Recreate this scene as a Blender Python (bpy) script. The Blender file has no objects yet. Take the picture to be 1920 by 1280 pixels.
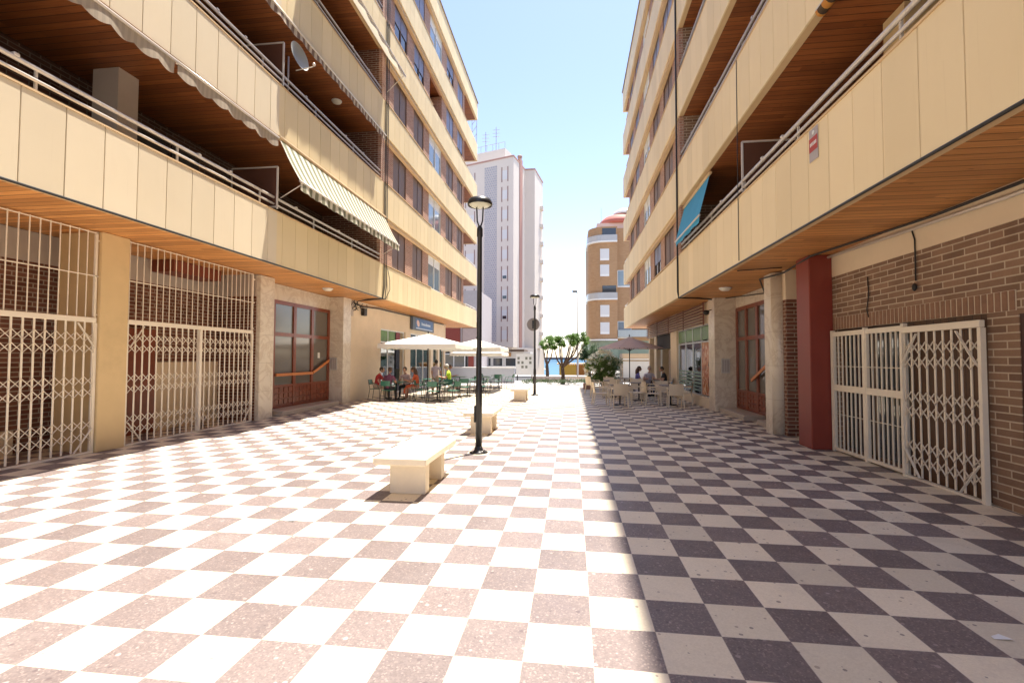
import bpy, math, random
from mathutils import Vector, Matrix
R = math.radians
PI = math.pi
random.seed(7)
scene = bpy.context.scene
COL = scene.collection

# ------------------------------------------------------------------ camera
cam_d = bpy.data.cameras.new('camera')
cam = bpy.data.objects.new('camera', cam_d)
COL.objects.link(cam)
cam_d.sensor_width = 36.0
cam_d.lens = 889.25 / 1920 * 36
cam_d.clip_start = 0.05
cam_d.clip_end = 9000
YAW, PIT, ROL = -0.126101544, 0.0350554, 0.00291493
CAMH = 1.718
def _ray(a, b, zc):
    c, s = math.cos(ROL), math.sin(ROL); xc = c*a - s*b; yc = s*a + c*b
    c, s = math.cos(PIT), math.sin(PIT); y = c*yc + s*zc; z = -s*yc + c*zc
    c, s = math.cos(YAW), math.sin(YAW)
    return Vector((c*xc + s*z, -s*xc + c*z, y))
_r, _u, _f = _ray(1, 0, 0), _ray(0, 1, 0), _ray(0, 0, 1)
m = Matrix(((_r.x, _u.x, -_f.x, 0), (_r.y, _u.y, -_f.y, 0), (_r.z, _u.z, -_f.z, CAMH), (0, 0, 0, 1)))
cam.matrix_world = m
scene.camera = cam

# ------------------------------------------------------------------ world, sun, exposure
world = bpy.data.worlds.new('World')
scene.world = world
world.use_nodes = True
wn = world.node_tree
sky = wn.nodes.new('ShaderNodeTexSky')
sky.sky_type = 'NISHITA'
sky.sun_disc = False
SUNV = Vector((0.15, 0.22, 1.0)).normalized()
EL = math.asin(SUNV.z)
sky.sun_elevation = EL
sky.sun_rotation = math.atan2(SUNV.x, SUNV.y)
sky.air_density = 1.0
sky.dust_density = 0.45
sky.ozone_density = 1.0
bg = wn.nodes['Background']
bg.inputs['Strength'].default_value = 0.116
tint = wn.nodes.new('ShaderNodeMix'); tint.data_type = 'RGBA'; tint.blend_type = 'MULTIPLY'
tint.inputs[0].default_value = 1; tint.inputs[7].default_value = (1.03, .92, .92, 1)   # the camera's warm white balance
wn.links.new(sky.outputs['Color'], tint.inputs[6]); wn.links.new(tint.outputs[2], bg.inputs['Color'])
sun_d = bpy.data.lights.new('sun', 'SUN')
sun_d.energy = 4.3
sun_d.angle = R(0.53)
sun_d.color = (1.0, 0.93, 0.82)
sun = bpy.data.objects.new('sun', sun_d)
COL.objects.link(sun)
sun.rotation_euler = SUNV.to_track_quat('Z', 'Y').to_euler()
sun.location = (0, 0, 60)
scene.view_settings.view_transform = 'Standard'
scene.view_settings.look = 'None'
scene.view_settings.exposure = 1.6
scene.view_settings.gamma = 1
scene.view_settings.use_curve_mapping = False
scene.render.engine = 'CYCLES'
scene.cycles.max_bounces = 8
scene.cycles.diffuse_bounces = 5
scene.cycles.transparent_max_bounces = 12

# ------------------------------------------------------------------ mesh helpers
class MB:
    def __init__(s): s.v = []; s.f = []; s.mi = []; s.cur = 0; s.sm = []
    def face(s, idx, smooth=False): s.f.append(idx); s.mi.append(s.cur); s.sm.append(smooth)
    def poly(s, pts, smooth=False):
        n = len(s.v); s.v += [tuple(p) for p in pts]; s.face(list(range(n, n+len(pts))), smooth); return s
    def box(s, x0, x1, y0, y1, z0, z1):
        if x0 > x1: x0, x1 = x1, x0
        if y0 > y1: y0, y1 = y1, y0
        n = len(s.v)
        s.v += [(x0,y0,z0),(x1,y0,z0),(x1,y1,z0),(x0,y1,z0),(x0,y0,z1),(x1,y0,z1),(x1,y1,z1),(x0,y1,z1)]
        for q in ((0,3,2,1),(4,5,6,7),(0,1,5,4),(1,2,6,5),(2,3,7,6),(3,0,4,7)): s.face([n+i for i in q])
        return s
    def cbox(s, x0, x1, y0, y1, z0, z1, c=.01):
        """box with chamfered edges (octagonal section in plan, bevelled top and bottom)"""
        def ring(z, d):
            a0,a1,b0,b1 = x0+d, x1-d, y0+d, y1-d
            return [(a0+c,b0,z),(a1-c,b0,z),(a1,b0+c,z),(a1,b1-c,z),(a1-c,b1,z),(a0+c,b1,z),(a0,b1-c,z),(a0,b0+c,z)]
        rs = [ring(z0, c), ring(z0+c, 0), ring(z1-c, 0), ring(z1, c)]
        n = len(s.v)
        for r in rs: s.v += r
        for k in range(3):
            for i in range(8):
                j = (i+1) % 8
                s.face([n+k*8+i, n+k*8+j, n+(k+1)*8+j, n+(k+1)*8+i])
        s.face([n+i for i in range(7,-1,-1)]); s.face([n+24+i for i in range(8)])
        return s
    def tube(s, pts, r, n=8, cap=True, smooth=True):
        pts = [Vector(p) for p in pts]
        rs = r if isinstance(r, (list, tuple)) else [r]*len(pts)
        base = len(s.v); prev = None
        for i, p in enumerate(pts):
            if i == 0: d = pts[1]-p
            elif i == len(pts)-1: d = p-pts[i-1]
            else: d = (pts[i+1]-p).normalized() + (p-pts[i-1]).normalized()
            if d.length < 1e-9: d = Vector((0,0,1))
            d.normalize()
            if prev is None:
                a = Vector((0,0,1)) if abs(d.z) < .9 else Vector((1,0,0))
                u = d.cross(a).normalized()
            else:
                u = (prev - d*prev.dot(d))
                u = u.normalized() if u.length > 1e-6 else d.orthogonal().normalized()
            prev = u; w = d.cross(u)
            for k in range(n):
                t = 2*PI*k/n
                s.v.append(tuple(p + (u*math.cos(t)+w*math.sin(t))*rs[i]))
        for i in range(len(pts)-1):
            for k in range(n):
                k2 = (k+1) % n
                s.face([base+i*n+k, base+i*n+k2, base+(i+1)*n+k2, base+(i+1)*n+k], smooth)
        if cap:
            s.face([base+k for k in range(n-1,-1,-1)]); e = base+(len(pts)-1)*n
            s.face([e+k for k in range(n)])
        return s
    def bar(s, p, q, w, h=None):
        """rectangular bar between two points (w across, h the other way)"""
        h = h or w; p = Vector(p); q = Vector(q); d = (q-p).normalized()
        a = Vector((0,0,1)) if abs(d.z) < .9 else Vector((1,0,0))
        u = d.cross(a).normalized()*(w/2); v = d.cross(u).normalized()*(h/2)
        n = len(s.v)
        for b in (p, q):
            for k in ((-1,-1),(1,-1),(1,1),(-1,1)): s.v.append(tuple(b+u*k[0]+v*k[1]))
        for f in ((0,1,2,3),(7,6,5,4),(0,4,5,1),(1,5,6,2),(2,6,7,3),(3,7,4,0)): s.face([n+i for i in f])
        return s
    def lathe(s, prof, cx=0, cy=0, n=20, smooth=True, cap=True):
        b = len(s.v)
        for r, z in prof:
            for k in range(n):
                t = 2*PI*k/n; s.v.append((cx+r*math.cos(t), cy+r*math.sin(t), z))
        for i in range(len(prof)-1):
            for k in range(n):
                k2 = (k+1) % n
                s.face([b+i*n+k, b+i*n+k2, b+(i+1)*n+k2, b+(i+1)*n+k], smooth)
        if cap:
            if prof[0][0] > 1e-4: s.face([b+k for k in range(n-1,-1,-1)])
            if prof[-1][0] > 1e-4: s.face([b+(len(prof)-1)*n+k for k in range(n)])
        return s
    def prism(s, pts, z0, z1):
        n = len(s.v); k = len(pts)
        s.v += [(x,y,z0) for x,y in pts] + [(x,y,z1) for x,y in pts]
        s.face([n+i for i in range(k-1,-1,-1)]); s.face([n+k+i for i in range(k)])
        for i in range(k):
            j = (i+1) % k; s.face([n+i, n+j, n+k+j, n+k+i])
        return s
    def ell(s, c, r, nu=12, nv=8, rot=None):
        b = len(s.v); c = Vector(c)
        for i in range(nv+1):
            ph = PI*i/nv
            for k in range(nu):
                t = 2*PI*k/nu
                p = Vector((r[0]*math.sin(ph)*math.cos(t), r[1]*math.sin(ph)*math.sin(t), r[2]*math.cos(ph)))
                if rot: p = rot @ p
                s.v.append(tuple(c+p))
        for i in range(nv):
            for k in range(nu):
                k2 = (k+1) % nu
                s.face([b+(i+1)*nu+k, b+(i+1)*nu+k2, b+i*nu+k2, b+i*nu+k], True)
        return s
    def build(s, name, mats, parent=None, world=True, loc=None):
        me = bpy.data.meshes.new(name)
        off = Vector((0,0,0))
        if parent is not None and world:
            off = wloc(parent)
        if loc is not None: off = Vector(loc)
        me.from_pydata([(x-off.x, y-off.y, z-off.z) for x,y,z in s.v] if off.length else s.v, [], s.f)
        if not isinstance(mats, (list, tuple)): mats = [mats]
        for mm in mats: me.materials.append(mm)
        me.polygons.foreach_set('material_index', [min(i, len(mats)-1) for i in s.mi])
        me.polygons.foreach_set('use_smooth', s.sm)
        me.update()
        o = bpy.data.objects.new(name, me); COL.objects.link(o)
        if parent is not None: o.parent = parent
        elif loc is not None: o.location = loc
        return o
def wloc(o):
    l = Vector((0,0,0))
    while o is not None: l += o.location; o = o.parent
    return l
def tag(o, label=None, cat=None, group=None, kind=None):
    if label: o['label'] = label
    if cat: o['category'] = cat
    if group: o['group'] = group
    if kind: o['kind'] = kind
    return o
def thing(name, label, cat, loc=(0,0,0), rz=0, group=None):
    o = bpy.data.objects.new(name, None); COL.objects.link(o)
    o.empty_display_size = .2
    o.location = loc; o.rotation_euler = (0,0,rz)
    return tag(o, label, cat, group)
def structure(name, mb, mat): return tag(mb.build(name, mat), kind='structure')
CH = {}
def kids(o): return [c for c in bpy.data.objects if c.parent == o]
def dup(root, loc, rz=0, label=None, group=None, scale=None):
    r = root.copy(); COL.objects.link(r); r.location = loc; r.rotation_euler = (0,0,rz)
    if scale: r.scale = (scale,)*3
    if label: r['label'] = label
    if group: r['group'] = group
    for ch in kids(root):
        c = ch.copy(); COL.objects.link(c); c.parent = r
        for g in kids(ch):
            d = g.copy(); COL.objects.link(d); d.parent = c
    return r

# ------------------------------------------------------------------ materials
def nm(name):
    mt = bpy.data.materials.new(name); mt.use_nodes = True
    nt = mt.node_tree; b = nt.nodes['Principled BSDF']
    return mt, nt, b
class N:
    def __init__(s, nt): s.nt = nt
    def n(s, t, **k):
        x = s.nt.nodes.new(t)
        for a, v in k.items(): setattr(x, a, v)
        return x
    def l(s, a, b): s.nt.links.new(a, b)
    def math(s, op, a, b=None, c=None):
        x = s.n('ShaderNodeMath', operation=op)
        for i, v in enumerate((a, b, c)):
            if v is None: continue
            if isinstance(v, (int, float)): x.inputs[i].default_value = v
            else: s.l(v, x.inputs[i])
        return x.outputs[0]
    def mix(s, f, a, b, mode='MIX'):
        x = s.n('ShaderNodeMix', data_type='RGBA', blend_type=mode)
        for i, v in ((0, f), (6, a), (7, b)):
            if isinstance(v, (int, float)): x.inputs[i].default_value = v
            elif isinstance(v, tuple): x.inputs[i].default_value = (*v, 1)
            else: s.l(v, x.inputs[i])
        return x.outputs[2]
    def noise(s, vec, scale, detail=3, rough=.6, dist=0):
        x = s.n('ShaderNodeTexNoise'); x.inputs['Scale'].default_value = scale
        x.inputs['Detail'].default_value = detail; x.inputs['Roughness'].default_value = rough
        x.inputs['Distortion'].default_value = dist
        if vec is not None: s.l(vec, x.inputs['Vector'])
        return x.outputs['Fac']
    def ramp(s, f, a, b, va=0., vb=1.):
        x = s.n('ShaderNodeMapRange'); x.inputs[1].default_value = a; x.inputs[2].default_value = b
        x.inputs[3].default_value = va; x.inputs[4].default_value = vb; s.l(f, x.inputs[0]); return x.outputs[0]
    def pos(s):
        g = s.n('ShaderNodeNewGeometry'); return g.outputs['Position'], g.outputs['True Normal']
    def sep(s, v):
        x = s.n('ShaderNodeSeparateXYZ'); s.l(v, x.inputs[0]); return x.outputs
    def comb(s, x, y, z):
        c = s.n('ShaderNodeCombineXYZ')
        for i, v in enumerate((x, y, z)):
            if isinstance(v, (int, float)): c.inputs[i].default_value = v
            else: s.l(v, c.inputs[i])
        return c.outputs[0]
    def wn(s, v):
        x = s.n('ShaderNodeTexWhiteNoise', noise_dimensions='3D'); s.l(v, x.inputs['Vector']); return x.outputs['Value']
    def bump(s, h, strength, dist, b):
        x = s.n('ShaderNodeBump'); x.inputs['Strength'].default_value = strength
        x.inputs['Distance'].default_value = dist; s.l(h, x.inputs['Height']); s.l(x.outputs[0], b.inputs['Normal'])
def mul(c, k): return tuple(min(1, x*k) for x in c)
def M(name, col, rough=.6, var=.12, scale=4., bump=.0, metal=0., spec=None, dirt=0., objc=False, trans=0):
    mt, nt, b = nm(name); k = N(nt)
    if objc:
        tc = k.n('ShaderNodeTexCoord'); P = tc.outputs['Object']
    else: P, _ = k.pos()
    f = k.noise(P, scale, 4)
    c = k.mix(f, mul(col, 1-var), mul(col, 1+var))
    if dirt:
        f2 = k.ramp(k.noise(P, .9, 5, .7), .5, .75)
        c = k.mix(k.math('MULTIPLY', f2, dirt), c, mul(col, .55))
    k.l(c, b.inputs['Base Color'])
    b.inputs['Roughness'].default_value = rough; b.inputs['Metallic'].default_value = metal
    if spec is not None: b.inputs['Specular IOR Level'].default_value = spec
    if bump: k.bump(k.noise(P, scale*6, 4), bump, .01, b)
    if trans:
        tr = k.n('ShaderNodeBsdfTranslucent'); k.l(c, tr.inputs['Color'])
        ms = k.n('ShaderNodeMixShader'); ms.inputs[0].default_value = trans
        out = [x for x in nt.nodes if x.type == 'OUTPUT_MATERIAL'][0]
        k.l(b.outputs[0], ms.inputs[1]); k.l(tr.outputs[0], ms.inputs[2]); k.l(ms.outputs[0], out.inputs['Surface'])
    return mt
def wallcoord(k):
    P, Nn = k.pos(); p = k.sep(P); n = k.sep(Nn)
    onx = k.math('GREATER_THAN', k.math('ABSOLUTE', n[0]), .5)
    u = k.math('ADD', k.math('MULTIPLY', onx, p[1]), k.math('MULTIPLY', k.math('SUBTRACT', 1, onx), p[0]))
    return P, u, p[2]
def brick_mat(name, c1, c2, mortar, bw=.25, bh=.062, ms=.012, dark=.5):
    mt, nt, b = nm(name); k = N(nt)
    P, u, v = wallcoord(k)
    wob = k.math('MULTIPLY', k.math('SUBTRACT', k.noise(P, 3, 2), .5), .006)
    vec = k.comb(u, k.math('ADD', v, wob), 0.)
    br = k.n('ShaderNodeTexBrick', offset=.5)
    k.l(vec, br.inputs['Vector'])
    br.inputs['Scale'].default_value = 1
    br.inputs['Color1'].default_value = (*c1, 1); br.inputs['Color2'].default_value = (*c2, 1)
    br.inputs['Mortar'].default_value = (*mortar, 1)
    br.inputs['Mortar Size'].default_value = ms; br.inputs['Mortar Smooth'].default_value = .2
    br.inputs['Brick Width'].default_value = bw; br.inputs['Row Height'].default_value = bh
    br.inputs['Bias'].default_value = 0
    f = k.noise(P, 2.2, 5, .7); f3 = k.noise(P, 40, 3)
    c = k.mix(k.ramp(f, .35, .7, 0, dark), br.outputs['Color'], k.mix(1., br.outputs['Color'], (.6,.55,.5), 'MULTIPLY'))
    c = k.mix(k.math('MULTIPLY', f3, .35), c, k.mix(1., c, (.55,.5,.45), 'MULTIPLY'))
    k.l(c, b.inputs['Base Color']); b.inputs['Roughness'].default_value = .85
    h = k.math('ADD', k.math('MULTIPLY', br.outputs['Fac'], -1.), k.math('MULTIPLY', f3, .25))
    k.bump(h, .7, .008, b)
    return mt
def wood_mat(name, c1, c2, w=.1, rough=.5, axis=1, groove=.06):
    """planks whose width runs along `axis`; grain along the other horizontal axis"""
    mt, nt, b = nm(name); k = N(nt); P, _ = k.pos(); p = k.sep(P)
    a = p[axis]; o = p[1-axis] if axis < 2 else p[1]
    t = k.math('DIVIDE', a, w); fl = k.math('FLOOR', t); fr = k.math('FRACT', t)
    rnd = k.wn(k.comb(fl, k.math('FLOOR', k.math('DIVIDE', k.math('ADD', o, k.math('MULTIPLY', fl, 1.37)), 3.1)), 3.3))
    gv = k.comb(k.math('MULTIPLY', o, 1.5), k.math('MULTIPLY', a, 38), k.math('MULTIPLY', rnd, 9))
    g = k.noise(gv, 1., 4, .6, .6)
    kn = k.n('ShaderNodeTexVoronoi'); kn.inputs['Scale'].default_value = 1.
    k.l(k.comb(k.math('MULTIPLY', o, 2.2), k.math('MULTIPLY', a, 6), rnd), kn.inputs['Vector'])
    knot = k.ramp(kn.outputs['Distance'], .03, .10, 1., 0.)
    c = k.mix(k.ramp(g, .3, .7), c1, c2)
    c = k.mix(k.math('MULTIPLY', rnd, .6), c, mul(c1, .55))
    c = k.mix(k.math('MULTIPLY', knot, .7), c, mul(c1, .25))
    gr = k.math('LESS_THAN', fr, groove)
    c = k.mix(k.math('MULTIPLY', gr, .85), c, mul(c1, .12))
    k.l(c, b.inputs['Base Color']); b.inputs['Roughness'].default_value = rough
    k.bump(k.math('SUBTRACT', k.math('MULTIPLY', g, .2), gr), .5, .01, b)
    return mt
def tile_mat():
    mt, nt, b = nm('terrazzo_tiles'); k = N(nt); P, _ = k.pos(); p = k.sep(P)
    tx = k.math('DIVIDE', k.math('SUBTRACT', p[0], .1176), .4); ty = k.math('DIVIDE', k.math('SUBTRACT', p[1], 2.7397), .4)
    ix, iy = k.math('FLOOR', tx), k.math('FLOOR', ty)
    par = k.math('FRACT', k.math('MULTIPLY', k.math('ADD', ix, iy), .5))
    dark = k.math('LESS_THAN', par, .25)
    fx, fy = k.math('FRACT', tx), k.math('FRACT', ty)
    ex = k.math('MINIMUM', fx, k.math('SUBTRACT', 1, fx)); ey = k.math('MINIMUM', fy, k.math('SUBTRACT', 1, fy))
    e = k.math('MINIMUM', ex, ey); grout = k.math('LESS_THAN', e, .0065)
    rnd = k.wn(k.comb(ix, iy, 1.7)); rnd2 = k.wn(k.comb(ix, iy, 7.1))
    # aggregate chips
    vo = k.n('ShaderNodeTexVoronoi'); vo.inputs['Scale'].default_value = 95; vo.inputs['Randomness'].default_value = 1; k.l(P, vo.inputs['Vector'])
    chipc = k.sep(vo.outputs['Color'])
    vo2 = k.n('ShaderNodeTexVoronoi'); vo2.inputs['Scale'].default_value = 22; k.l(P, vo2.inputs['Vector'])
    big = k.sep(vo2.outputs['Color'])
    spot = k.math('MULTIPLY', k.math('GREATER_THAN', big[0], .80), k.math('LESS_THAN', vo2.outputs['Distance'], k.math('MULTIPLY', big[1], .34)))
    spotd = k.math('MULTIPLY', k.math('GREATER_THAN', big[0], .60), k.math('LESS_THAN', vo2.outputs['Distance'], k.math('MULTIPLY', big[1], .36)))
    cd = k.mix(chipc[0], (.160,.130,.125), (.222,.178,.169))
    cd = k.mix(k.math('MULTIPLY', k.math('GREATER_THAN', chipc[1], .90), .45), cd, (.40,.32,.29))
    cd = k.mix(k.math('MULTIPLY', spotd, .7), cd, k.mix(big[2], (.44,.36,.34), (.10,.075,.08)))
    cl = k.mix(chipc[0], (.72,.63,.48), (.79,.70,.54))
    cl = k.mix(k.math('MULTIPLY', spot, .8), cl, k.mix(big[2], (.42,.34,.26), (.22,.18,.16)))
    c = k.mix(dark, cl, cd)
    c = k.mix(1., c, k.mix(rnd, (.84,.845,.85), (1.07,1.06,1.05)), 'MULTIPLY')
    st = k.ramp(k.noise(P, .55, 6, .65), .45, .72)
    c = k.mix(k.math('MULTIPLY', st, .28), c, k.mix(1., c, (.70,.66,.62), 'MULTIPLY'))
    gv = k.n('ShaderNodeTexVoronoi'); gv.inputs['Scale'].default_value = 1.7; k.l(P, gv.inputs['Vector']); gc = k.sep(gv.outputs['Color'])
    gum = k.math('MULTIPLY', k.math('GREATER_THAN', gc[0], .45), k.math('LESS_THAN', gv.outputs['Distance'], k.math('MULTIPLY', gc[1], .045)))
    c = k.mix(k.math('MULTIPLY', gum, .55), c, (.10,.085,.08))
    wear = k.ramp(k.noise(P, 1.9, 6, .7, .8), .52, .66)
    c = k.mix(k.math('MULTIPLY', wear, .16), c, (.33,.28,.25))
    c = k.mix(k.math('MULTIPLY', grout, .55), c, (.33,.27,.24))
    k.l(c, b.inputs['Base Color'])
    k.l(k.ramp(k.noise(P, 2.5, 4), .3, .7, .38, .62), b.inputs['Roughness'])
    b.inputs['Specular IOR Level'].default_value = .35
    k.bump(k.math('ADD', k.math('MULTIPLY', grout, -1), k.math('MULTIPLY', rnd2, .25)), .25, .003, b)
    return mt
def panel_mat(name, col, off, w, alt=None, split=None):
    """facade panels: each slightly different, faint streaks under the top edge"""
    mt, nt, b = nm(name); k = N(nt); P, _ = k.pos(); p = k.sep(P)
    i = k.math('FLOOR', k.math('DIVIDE', k.math('SUBTRACT', p[1], off), w))
    rnd = k.wn(k.comb(i, k.math('FLOOR', k.math('DIVIDE', p[2], 2.9)), .5))
    base = col
    if alt:
        base = k.mix(k.math('LESS_THAN', p[1], split), col, alt)
    c = k.mix(1., base, k.mix(rnd, (.93,.925,.91), (1.05,1.05,1.05)), 'MULTIPLY')
    s = k.noise(k.comb(k.math('MULTIPLY', p[0], 5), k.math('MULTIPLY', p[1], 5), k.math('MULTIPLY', p[2], 1.1)), 1., 5, .7)
    c = k.mix(k.ramp(s, .55, .85, 0, .12), c, k.mix(1., c, (.78,.72,.62), 'MULTIPLY'))
    st2 = k.noise(k.comb(0., k.math('MULTIPLY', p[1], 22), k.math('MULTIPLY', p[2], .6)), 1., 3, .6)
    c = k.mix(k.ramp(st2, .62, .78, 0, .22), c, k.mix(1., c, (.70,.64,.55), 'MULTIPLY'))
    c = k.mix(k.ramp(k.noise(P, .7, 5), .4, .75, 0, .25), c, k.mix(1., c, (.86,.82,.76), 'MULTIPLY'))
    k.l(c, b.inputs['Base Color']); b.inputs['Roughness'].default_value = .62
    b.inputs['Specular IOR Level'].default_value = .3
    k.bump(k.noise(P, 60, 3), .12, .004, b)
    return mt
def marble_mat(name, a, c2):
    mt, nt, b = nm(name); k = N(nt); P, u, v = wallcoord(k)
    d = k.noise(P, 1.3, 6, .65, 1.6)
    f = k.ramp(k.math('ABSOLUTE', k.math('SUBTRACT', d, .5)), 0, .06, 1, 0)
    c = k.mix(k.math('MULTIPLY', f, .45), k.mix(k.noise(P, 2, 5), mul(a, .88), mul(a, 1.08)), c2)
    j = k.math('LESS_THAN', k.math('FRACT', k.math('DIVIDE', v, .78)), .008)
    c = k.mix(k.math('MULTIPLY', j, .6), c, mul(c2, .5))
    low = k.ramp(v, 0, .45, .35, 0)
    k.l(c, b.inputs['Base Color']); b.inputs['Roughness'].default_value = .3
    return mt
def glass_mat(name, tint, op=.35, rough=.03):
    mt, nt, b = nm(name); k = N(nt)
    tr = k.n('ShaderNodeBsdfTransparent'); tr.inputs[0].default_value = (*tint, 1)
    gl = k.n('ShaderNodeBsdfGlossy'); gl.inputs['Roughness'].default_value = rough; gl.inputs['Color'].default_value = (.9,.95,1,1)
    fr = k.n('ShaderNodeFresnel'); fr.inputs[0].default_value = 1.52
    ms = k.n('ShaderNodeMixShader')
    k.l(k.math('MINIMUM', k.math('ADD', fr.outputs[0], op*.3), 1.), ms.inputs[0])
    k.l(tr.outputs[0], ms.inputs[1]); k.l(gl.outputs[0], ms.inputs[2])
    out = [x for x in nt.nodes if x.type == 'OUTPUT_MATERIAL'][0]; k.l(ms.outputs[0], out.inputs['Surface'])
    return mt
def stripe_mat(name, ca, cb, w, axis='y', rough=.8, trans=.25, off=0.):
    mt, nt, b = nm(name); k = N(nt); P, _ = k.pos(); p = k.sep(P)
    a = p['xyz'.index(axis)]
    f = k.math('LESS_THAN', k.math('FRACT', k.math('DIVIDE', k.math('ADD', a, off), w)), .5)
    c = k.mix(f, ca, cb); c = k.mix(k.math('MULTIPLY', k.noise(P, 3, 4), .3), c, mul(ca, .6))
    k.l(c, b.inputs['Base Color']); b.inputs['Roughness'].default_value = rough
    tr = k.n('ShaderNodeBsdfTranslucent'); k.l(c, tr.inputs['Color'])
    ms = k.n('ShaderNodeMixShader'); ms.inputs[0].default_value = trans
    out = [x for x in nt.nodes if x.type == 'OUTPUT_MATERIAL'][0]
    k.l(b.outputs[0], ms.inputs[1]); k.l(tr.outputs[0], ms.inputs[2]); k.l(ms.outputs[0], out.inputs['Surface'])
    return mt
def leaf_mat(name, a, c, trans=.3):
    mt, nt, b = nm(name); k = N(nt); P, _ = k.pos()
    oi = k.n('ShaderNodeNewGeometry')
    f = k.wn(k.comb(k.math('FLOOR', k.math('MULTIPLY', k.sep(P)[0], 18)), k.math('FLOOR', k.math('MULTIPLY', k.sep(P)[1], 18)), k.math('FLOOR', k.math('MULTIPLY', k.sep(P)[2], 18))))
    f = k.math('ADD', k.math('MULTIPLY', f, .5), k.math('MULTIPLY', k.noise(P, 3, 3), .5))
    cc = k.mix(f, a, c); k.l(cc, b.inputs['Base Color']); b.inputs['Roughness'].default_value = .55
    tr = k.n('ShaderNodeBsdfTranslucent'); k.l(cc, tr.inputs['Color'])
    ms = k.n('ShaderNodeMixShader'); ms.inputs[0].default_value = trans
    out = [x for x in nt.nodes if x.type == 'OUTPUT_MATERIAL'][0]
    k.l(b.outputs[0], ms.inputs[1]); k.l(tr.outputs[0], ms.inputs[2]); k.l(ms.outputs[0], out.inputs['Surface'])
    return mt

CREAM = (.74,.60,.36); CREAML = (.70,.60,.44)
m_tile = tile_mat()
m_panL = panel_mat('facade_panel_left', CREAM, .15, .57, CREAML, 10.74)
m_panR = panel_mat('facade_panel_right', (.82,.67,.43), .07, .56)
m_floorb = M('reddish_balcony_floor', (.14,.075,.055), .7, .1, 3)
m_slab = M('slab_edge', (.62,.44,.25), .7, .1, 3)
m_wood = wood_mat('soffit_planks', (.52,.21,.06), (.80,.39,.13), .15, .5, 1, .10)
m_woodd = wood_mat('balcony_ceiling_planks', (.22,.062,.018), (.37,.13,.038), .15, .5, 1, .10)  # darker copy of the soffit planks, balcony shade put into the colour
m_brickR = brick_mat('brown_brick', (.21,.125,.085), (.34,.215,.145), (.58,.48,.37), .37, .092, .0095)
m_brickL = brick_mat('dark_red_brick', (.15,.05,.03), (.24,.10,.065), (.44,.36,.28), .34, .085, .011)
m_brickD = brick_mat('shade_toned_brick', (.075,.03,.02), (.12,.055,.038), (.20,.16,.13), .34, .085, .011)  # red brick copied darker, so the shade of the recess is painted in
m_brickP = brick_mat('pink_brick', (.38,.19,.13), (.50,.27,.19), (.52,.40,.32), .34, .085, .014, .3)
m_yel = M('yellow_render', (.64,.47,.25), .75, .08, 2, .05, dirt=.35)
m_plas = M('cream_plaster', (.72,.59,.43), .8, .07, 1.5, .05, dirt=.25)
m_plasG = M('grey_plaster', (.50,.43,.37), .85, .08, 1.6, .05, dirt=.2)
m_marble = marble_mat('cream_marble', (.68,.60,.49), (.42,.31,.22))
m_step = M('stone_step', (.42,.35,.29), .5, .15, 8)
m_red = M('oxide_red_paint', (.22,.035,.022), .45, .12, 3, .02)
m_door = M('varnished_door_wood', (.20,.045,.016), .28, .3, 6)
m_bar = M('orange_wood_bar', (.55,.18,.04), .35, .15, 6)
m_frost = M('frosted_glass', (.13,.115,.10), .12, .1, 1, spec=.8)
m_dglass = M('dark_window_glass', (.035,.04,.048), .05, .2, .6, spec=.9)
m_lglass = M('pale_window_glass', (.20,.26,.30), .06, .25, .8, spec=1.)
m_glass = glass_mat('shop_glass', (.82,.88,.86))
m_gate = M('cream_gate_paint', (.80,.72,.60), .45, .08, 10)
m_wframe = M('white_window_frame', (.74,.74,.72), .4, .05, 5)
m_bframe = M('brown_window_frame', (.13,.075,.05), .45, .15, 6)
m_shut = M('brown_roller_shutter', (.20,.13,.095), .55, .15, 5)
m_shutb = M('blue_grey_roller_shutter', (.20,.22,.33), .45, .08, 4)
m_rail = M('grey_metal_rail', (.42,.38,.37), .35, .1, 8, metal=.3)
m_raill = M('pale_metal_rail', (.62,.56,.50), .35, .1, 8, metal=.2)
m_blk = M('black_cable_rubber', (.014,.013,.013), .5, .2, 8)
m_lamp = M('dark_painted_steel', (.022,.021,.023), .35, .3, 9, metal=.2)
m_bench = M('cream_stone_bench', (.76,.66,.52), .6, .06, 12, .12)
m_white = M('white_canvas', (.82,.79,.72), .8, .04, 3, trans=.12)
m_taupe = M('taupe_canvas', (.62,.47,.43), .8, .06, 3, trans=.4)
m_grn = M('green_chair_plastic', (.035,.14,.095), .35, .15, 6)
m_beige = M('beige_chair_resin', (.66,.55,.40), .5, .12, 30)
m_alu = M('aluminium', (.55,.54,.52), .3, .08, 8, metal=.6)
m_dark = M('dark_interior', (.03,.025,.022), .8, .3, 1)
m_int = M('shop_interior_wall', (.22,.19,.16), .8, .2, 1)
m_louv = M('reddish_louvre_slat', (.19,.075,.05), .5, .15, 6)
m_blue = M('blue_sign_face', (.04,.14,.36), .4, .15, 3)
m_signw = M('pale_sign_lettering', (.62,.72,.85), .4, .05, 3)
m_grey = M('grey_concrete', (.40,.38,.36), .85, .12, 4, .1)
m_asph = M('asphalt', (.055,.055,.058), .9, .2, 12, .2)
m_sand = M('beach_sand', (.24,.20,.14), .9, .1, 3, .1)
m_kerb = M('kerb_stone', (.46,.44,.42), .8, .1, 5)
m_paleW = M('pale_grey_wall_paint', (.46,.49,.56), .6, .06, 1)
m_tower = M('tower_render', (.64,.58,.52), .8, .04, .4)
m_towerP = M('tower_pink_stripe', (.42,.24,.20), .7, .06, .5)
m_shw = M('white_roller_shutter', (.62,.62,.62), .5, .04, 1)
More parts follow.
